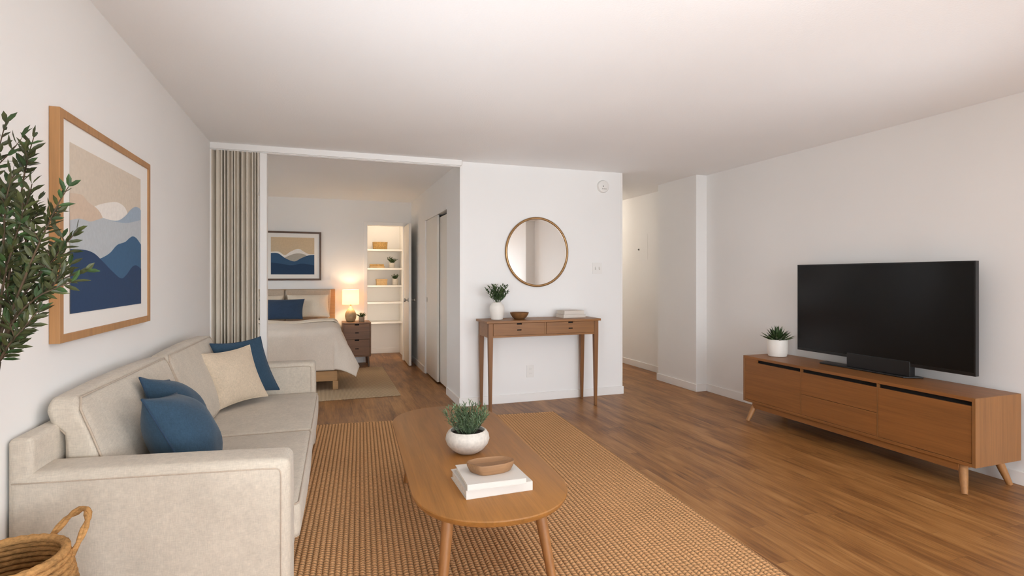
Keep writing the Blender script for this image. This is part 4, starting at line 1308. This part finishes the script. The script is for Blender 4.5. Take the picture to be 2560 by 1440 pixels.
sw = thing('light_switch', 'white double light switch on the mirror wall right of the mirror', 'light switch', (2.803, YM, 1.385))
box(-0.058, 0.058, -0.006, 0, -0.060, 0.060).build('wall_plate', M['plastic'], sw, bevel=0.002)
for xx in (-0.023, 0.023):
    q = box(xx - 0.005, xx + 0.005, -0.016, -0.006, -0.004, 0.013).build('toggle', M['plastic'], sw, bevel=0.001)
    box(xx - 0.007, xx + 0.007, -0.0066, -0.0055, -0.015, 0.015).build('toggle_slot', M['groove'], sw)
ou = thing('wall_outlet', 'white wall outlet on the mirror wall under the console table', 'outlet', (2.022, YM, 0.312))
box(-0.040, 0.040, -0.006, 0, -0.064, 0.064).build('cover_plate', M['plastic'], ou, bevel=0.002)
for zz in (-0.022, 0.022):
    q = MB().box(-0.017, 0.017, -0.008, -0.005, zz - 0.014, zz + 0.014).build('receptacle', M['plastic'], ou, bevel=0.003)
    w = MB(); w.box(-0.008, -0.005, -0.0083, -0.007, zz - 0.004, zz + 0.007); w.box(0.005, 0.008, -0.0083, -0.007, zz - 0.004, zz + 0.007)
    w.build('slots', M['groove'], q)
ap = thing('access_panel', 'flush white utility panel with small latch on the hall wall', 'panel', (XH, 6.60, 1.53))
box(-0.0025, 0, -0.17, 0.13, 0, 0.36).build('panel_door', M['wall'], ap, bevel=0.001)
q = MB().lathe([(0.013, 0), (0.013, 0.006), (0.007, 0.014), (0.0, 0.014)], seg=14)
q.v = [(-0.0025 - z, 0.045 + x, 0.15 + y) for x, y, z in q.v]
q.build('latch', M['slot'], ap)

# ------------------------------------------------------------------ tv console
TX0, TX1, TY0, TY1, TB, TT = 3.620, 4.045, 2.090, 3.950, 0.165, 0.576
tv = thing('tv_console', 'long low walnut media console with splayed legs below the television', 'media console', ((TX0 + TX1) / 2, (TY0 + TY1) / 2, 0))
hx, hy = (TX1 - TX0) / 2, (TY1 - TY0) / 2
w = MB()
w.box(-hx, hx, -hy + 0.02, hy - 0.02, TT - 0.022, TT)
w.box(-hx, hx, -hy + 0.02, hy - 0.02, TB, TB + 0.020)
w.box(hx - 0.01, hx, -hy + 0.02, hy - 0.02, TB + 0.02, TT - 0.022)
w.build('carcass', M['wal_y'], tv, bevel=0.0012)
for (y0, y1) in ((-hy, -hy + 0.02), (hy - 0.02, hy)):
    box(-hx, hx, y0, y1, TB, TT).build('side_panel', M['wal_z'], tv, bevel=0.0015)
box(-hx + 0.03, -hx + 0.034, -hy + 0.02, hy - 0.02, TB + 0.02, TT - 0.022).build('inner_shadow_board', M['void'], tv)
yc = (TY0 + TY1) / 2
D1, D2 = 3.325 - yc, 2.690 - yc
ZS = TT - 0.050      # bottom of the finger gap
def panel(name, y0, y1, z0, z1, x=-hx + 0.004):
    return box(x, x + 0.018, y0, y1, z0, z1).build(name, M['wal_y'], tv, bevel=0.001)
fd = panel('door', D1 + 0.005, hy - 0.022, TB + 0.022, ZS)
box(-hx + 0.004, -hx + 0.022, 3.792 - yc, hy - 0.022, ZS, TT - 0.0225).build('door_return', M['wal_y'], fd)
panel('drawer', D2 + 0.005, D1 - 0.005, TB + 0.022, 0.3485)
panel('drawer', D2 + 0.005, D1 - 0.005, 0.3515, ZS)
panel('door', -hy + 0.023, D2 - 0.005, TB + 0.022, ZS)
for d in (D1, D2): box(-hx + 0.003, -hx + 0.03, d - 0.0035, d + 0.0035, TB + 0.02, TT - 0.022).build('divider', M['wal_z'], tv)
w = MB(); w.box(-hx + 0.014, -hx + 0.038, -hy + 0.10, hy - 0.10, TB - 0.048, TB); w.box(hx - 0.06, hx - 0.035, -hy + 0.10, hy - 0.10, TB - 0.042, TB)
w.box(-hx + 0.038, hx - 0.06, -hy + 0.10, -hy + 0.125, TB - 0.042, TB); w.box(-hx + 0.038, hx - 0.06, hy - 0.125, hy - 0.10, TB - 0.042, TB)
w.build('base_rail', M['wal_y'], tv, bevel=0.002)
for (tx, ty, fx, fy) in ((-hx + 0.055, -hy + 0.10, 3.592 - 3.8325, 2.131 - yc), (-hx + 0.055, hy - 0.10, 3.592 - 3.8325, 3.815 + 0.05 - yc), (hx - 0.055, -hy + 0.10, 4.030 - 3.8325, 2.140 - yc), (hx - 0.055, hy - 0.10, 4.030 - 3.8325, 3.865 - yc)):
    MB().tube([(tx, ty, TB + 0.001), (tx + (fx - tx) * 0.5, ty + (fy - ty) * 0.5, TB * 0.5), (fx, fy, 0.0)], [0.026, 0.022, 0.016], 16).build('leg', M['oak_leg'], tv, smooth=True, autos=40)

# television
SX, SY0, SY1, SZ0, SZ1 = 3.900, 2.252, 3.612, 0.660, 1.397
t2 = thing('television', 'large black flat screen television on the walnut media console', 'television', (3.93, 2.95, TT))
def tl(x0, x1, y0, y1, z0, z1): return MB().box(x0 - 3.93, x1 - 3.93, y0 - 2.95, y1 - 2.95, z0 - TT, z1 - TT)
tl(SX + 0.004, SX + 0.034, SY0, SY1, SZ0, SZ1).build('casing', M['edge'], t2, bevel=0.002)
tl(SX + 0.034, SX + 0.062, SY0 + 0.28, SY1 - 0.28, SZ0 + 0.05, SZ1 - 0.25).build('rear_housing', M['black'], t2, bevel=0.006)
w = tl(SX, SX + 0.004, SY0, SY0 + 0.010, SZ0, SZ1)
for a in ((SX, SX + 0.004, SY1 - 0.010, SY1, SZ0, SZ1), (SX, SX + 0.004, SY0 + 0.01, SY1 - 0.01, SZ0, SZ0 + 0.022), (SX, SX + 0.004, SY0 + 0.01, SY1 - 0.01, SZ1 - 0.009, SZ1)):
    q = tl(*a); w.add(q.v, q.f)
bz = w.build('bezel', M['bezel'], t2)
tl(SX + 0.0012, SX + 0.004, SY0 + 0.010, SY1 - 0.010, SZ0 + 0.022, SZ1 - 0.009).build('screen', M['screen'], t2)
lg = MB()
for k, (dy, wd_, hz) in enumerate(((0.0, 0.006, 0.007), (0.009, 0.004, 0.0055), (0.0155, 0.006, 0.0065), (0.0245, 0.004, 0.0055), (0.031, 0.007, 0.007))):
    q = tl(SX - 0.0006, SX + 0.001, 2.955 - dy - wd_, 2.955 - dy, SZ0 + 0.0075, SZ0 + 0.0075 + hz); lg.add(q.v, q.f)
lg.build('maker_mark', M['silver'], bz)
w = tl(SX - 0.006, SX + 0.050, 2.655, 3.140, TT + 0.012, SZ0 + 0.035)
w.build('neck', M['black'], t2, bevel=0.004)
base = [(3.868, 2.68), (3.868, 3.365), (3.985, 3.405), (3.985, 2.62)]
MB().prism([(x - 3.93, y - 2.95) for x, y in base][::-1], 0.0, 0.013).build('stand_base', M['black'], t2, bevel=0.004)

rosette('potted_succulent', 'spiky green succulent in a white pot on the media console', (3.868, 3.800, TT + 0.0005), cyl_pot(0.085, 0.152, 0.006, 1.04), M['whitepot'],
        64, (0.095, 0.135), 0.024, 0.135, 0.074, 51, [M['leaf'], M['leaf'], M['herb']])

# ------------------------------------------------------------------ light
wd = bpy.data.worlds.new('overcast_sky'); SC.world = wd; wd.use_nodes = True
nt = wd.node_tree
bg = nt.nodes['Background']
# overcast sky above, dim ground tone added below the horizon to balance the light
tcw = nt.nodes.new('ShaderNodeTexCoord'); spw = nt.nodes.new('ShaderNodeSeparateXYZ')
L(nt, tcw.outputs['Generated'], spw.inputs[0])
wc = ramp(nt, math_n(nt, 'ADD', math_n(nt, 'MULTIPLY', spw.outputs[2], 0.5), 0.5), [(0.0, (0.20, 0.21, 0.22, 1)), (0.48, (0.20, 0.21, 0.22, 1)), (0.52, (0.86, 0.93, 1.0, 1)), (1.0, (0.86, 0.93, 1.0, 1))])
L(nt, wc, bg.inputs['Color'])
bg.inputs['Strength'].default_value = 9.0

def portal(name, loc, rot, sx, sy):
    l = bpy.data.lights.new(name, 'AREA'); l.shape = 'RECTANGLE'; l.size = sx; l.size_y = sy
    l.cycles.is_portal = True
    o = bpy.data.objects.new(name, l); COL.objects.link(o); o.location = loc; o.rotation_euler = rot
portal('side_window_portal', (XR + 0.2, (SY_0 + SY_1) / 2, (SZ_0 + SZ_1) / 2), (radians(90), 0, radians(90)), SY_1 - SY_0, SZ_1 - SZ_0)
portal('window_portal', ((WX0 + WX1) / 2, YW - 0.1, (WZ0 + WZ1) / 2), (radians(90), 0, 0), WX1 - WX0, WZ1 - WZ0)

portal('bedroom_portal', (BWX - 0.1, 6.2, 1.45), (radians(90), 0, radians(-90)), 0.8, 1.3)

def point(name, loc, watts, col, r):
    l = bpy.data.lights.new(name, 'POINT'); l.energy = watts; l.color = col; l.shadow_soft_size = r
    o = bpy.data.objects.new(name, l); COL.objects.link(o); o.location = loc
point('lamp_bulb', (LX, LY, NZ + 0.36), 6.0, (1.0, 0.74, 0.46), 0.035)
point('closet_bulb', (0.88, 8.58, 2.26), 2.0, (1.0, 0.80, 0.58), 0.05)
l = bpy.data.lights.new('closet_fill_strip', 'AREA'); l.shape = 'RECTANGLE'; l.size = 0.03; l.size_y = 1.7; l.energy = 3.2; l.color = (1.0, 0.80, 0.58)  # added fill strip hidden behind the jamb, brightens the lower shelves
o = bpy.data.objects.new('closet_fill_strip', l); COL.objects.link(o); o.location = (CX0 - 0.045, YB + 0.125, 1.1); o.rotation_euler = (radians(90), 0, radians(-32))

from mathutils import Vector
def flood(name, loc, aim, watts, size, spread):
    """added unseen fill light, bounced off the ceiling to even out the room"""
    l = bpy.data.lights.new(name, 'AREA'); l.shape = 'DISK'; l.size = size; l.energy = watts; l.spread = radians(spread); l.color = (0.86, 0.93, 1.0)
    o = bpy.data.objects.new(name, l); COL.objects.link(o); o.location = loc
    o.rotation_euler = (Vector(aim) - Vector(loc)).to_track_quat('-Z', 'Y').to_euler()
flood('bounce_fill', (3.6, 1.2, 0.8), (0.8, 3.6, H), 6.0, 0.7, 110)
flood('bounce_fill', (-0.5, 0.7, 0.9), (1.6, 3.8, H), 9.5, 0.6, 80)
flood('bounce_fill', (0.3, -0.4, 0.9), (-0.2, 2.8, H), 2.4, 0.4, 90)
flood('bounce_fill', (2.9, -0.3, 0.4), (3.3, 3.4, H), 2.2, 0.5, 100)
flood('bounce_fill', (3.3, -2.6, 0.8), (3.3, 2.8, H), 3.5, 0.8, 60)
flood('bounce_fill', (0.6, -2.6, 0.8), (0.4, 2.8, H), 3.5, 0.8, 60)
point('overhead_fill', (1.4, 0.9, 2.08), 22.0, (0.94, 0.97, 1.0), 0.2)  # unseen fill light added to brighten the room from overhead
point('hall_ceiling_bulb', (3.62, 7.9, 2.25), 15.0, (1.0, 0.90, 0.78), 0.08)

# ------------------------------------------------------------------ camera and view
cd = bpy.data.cameras.new('camera'); cam = bpy.data.objects.new('camera', cd); COL.objects.link(cam)
cam.location = (0, 0, CH); cam.rotation_euler = (radians(90), 0, -TH)
cd.sensor_width = 36.0; cd.sensor_fit = 'HORIZONTAL'
cd.lens = F * 36.0 / 2560.0
cd.shift_y = -(720.0 - V0) / 2560.0
cd.clip_start = 0.05; cd.clip_end = 60
SC.camera = cam
SC.view_settings.view_transform = 'Standard'
SC.view_settings.look = 'None'
SC.view_settings.exposure = 0.36
SC.view_settings.gamma = 1.0
SC.view_settings.use_curve_mapping = False
SC.cycles.max_bounces = 7
SC.cycles.diffuse_bounces = 5
SC.cycles.glossy_bounces = 3
SC.cycles.caustics_reflective = False
SC.cycles.caustics_refractive = False
SC.cycles.use_light_tree = False
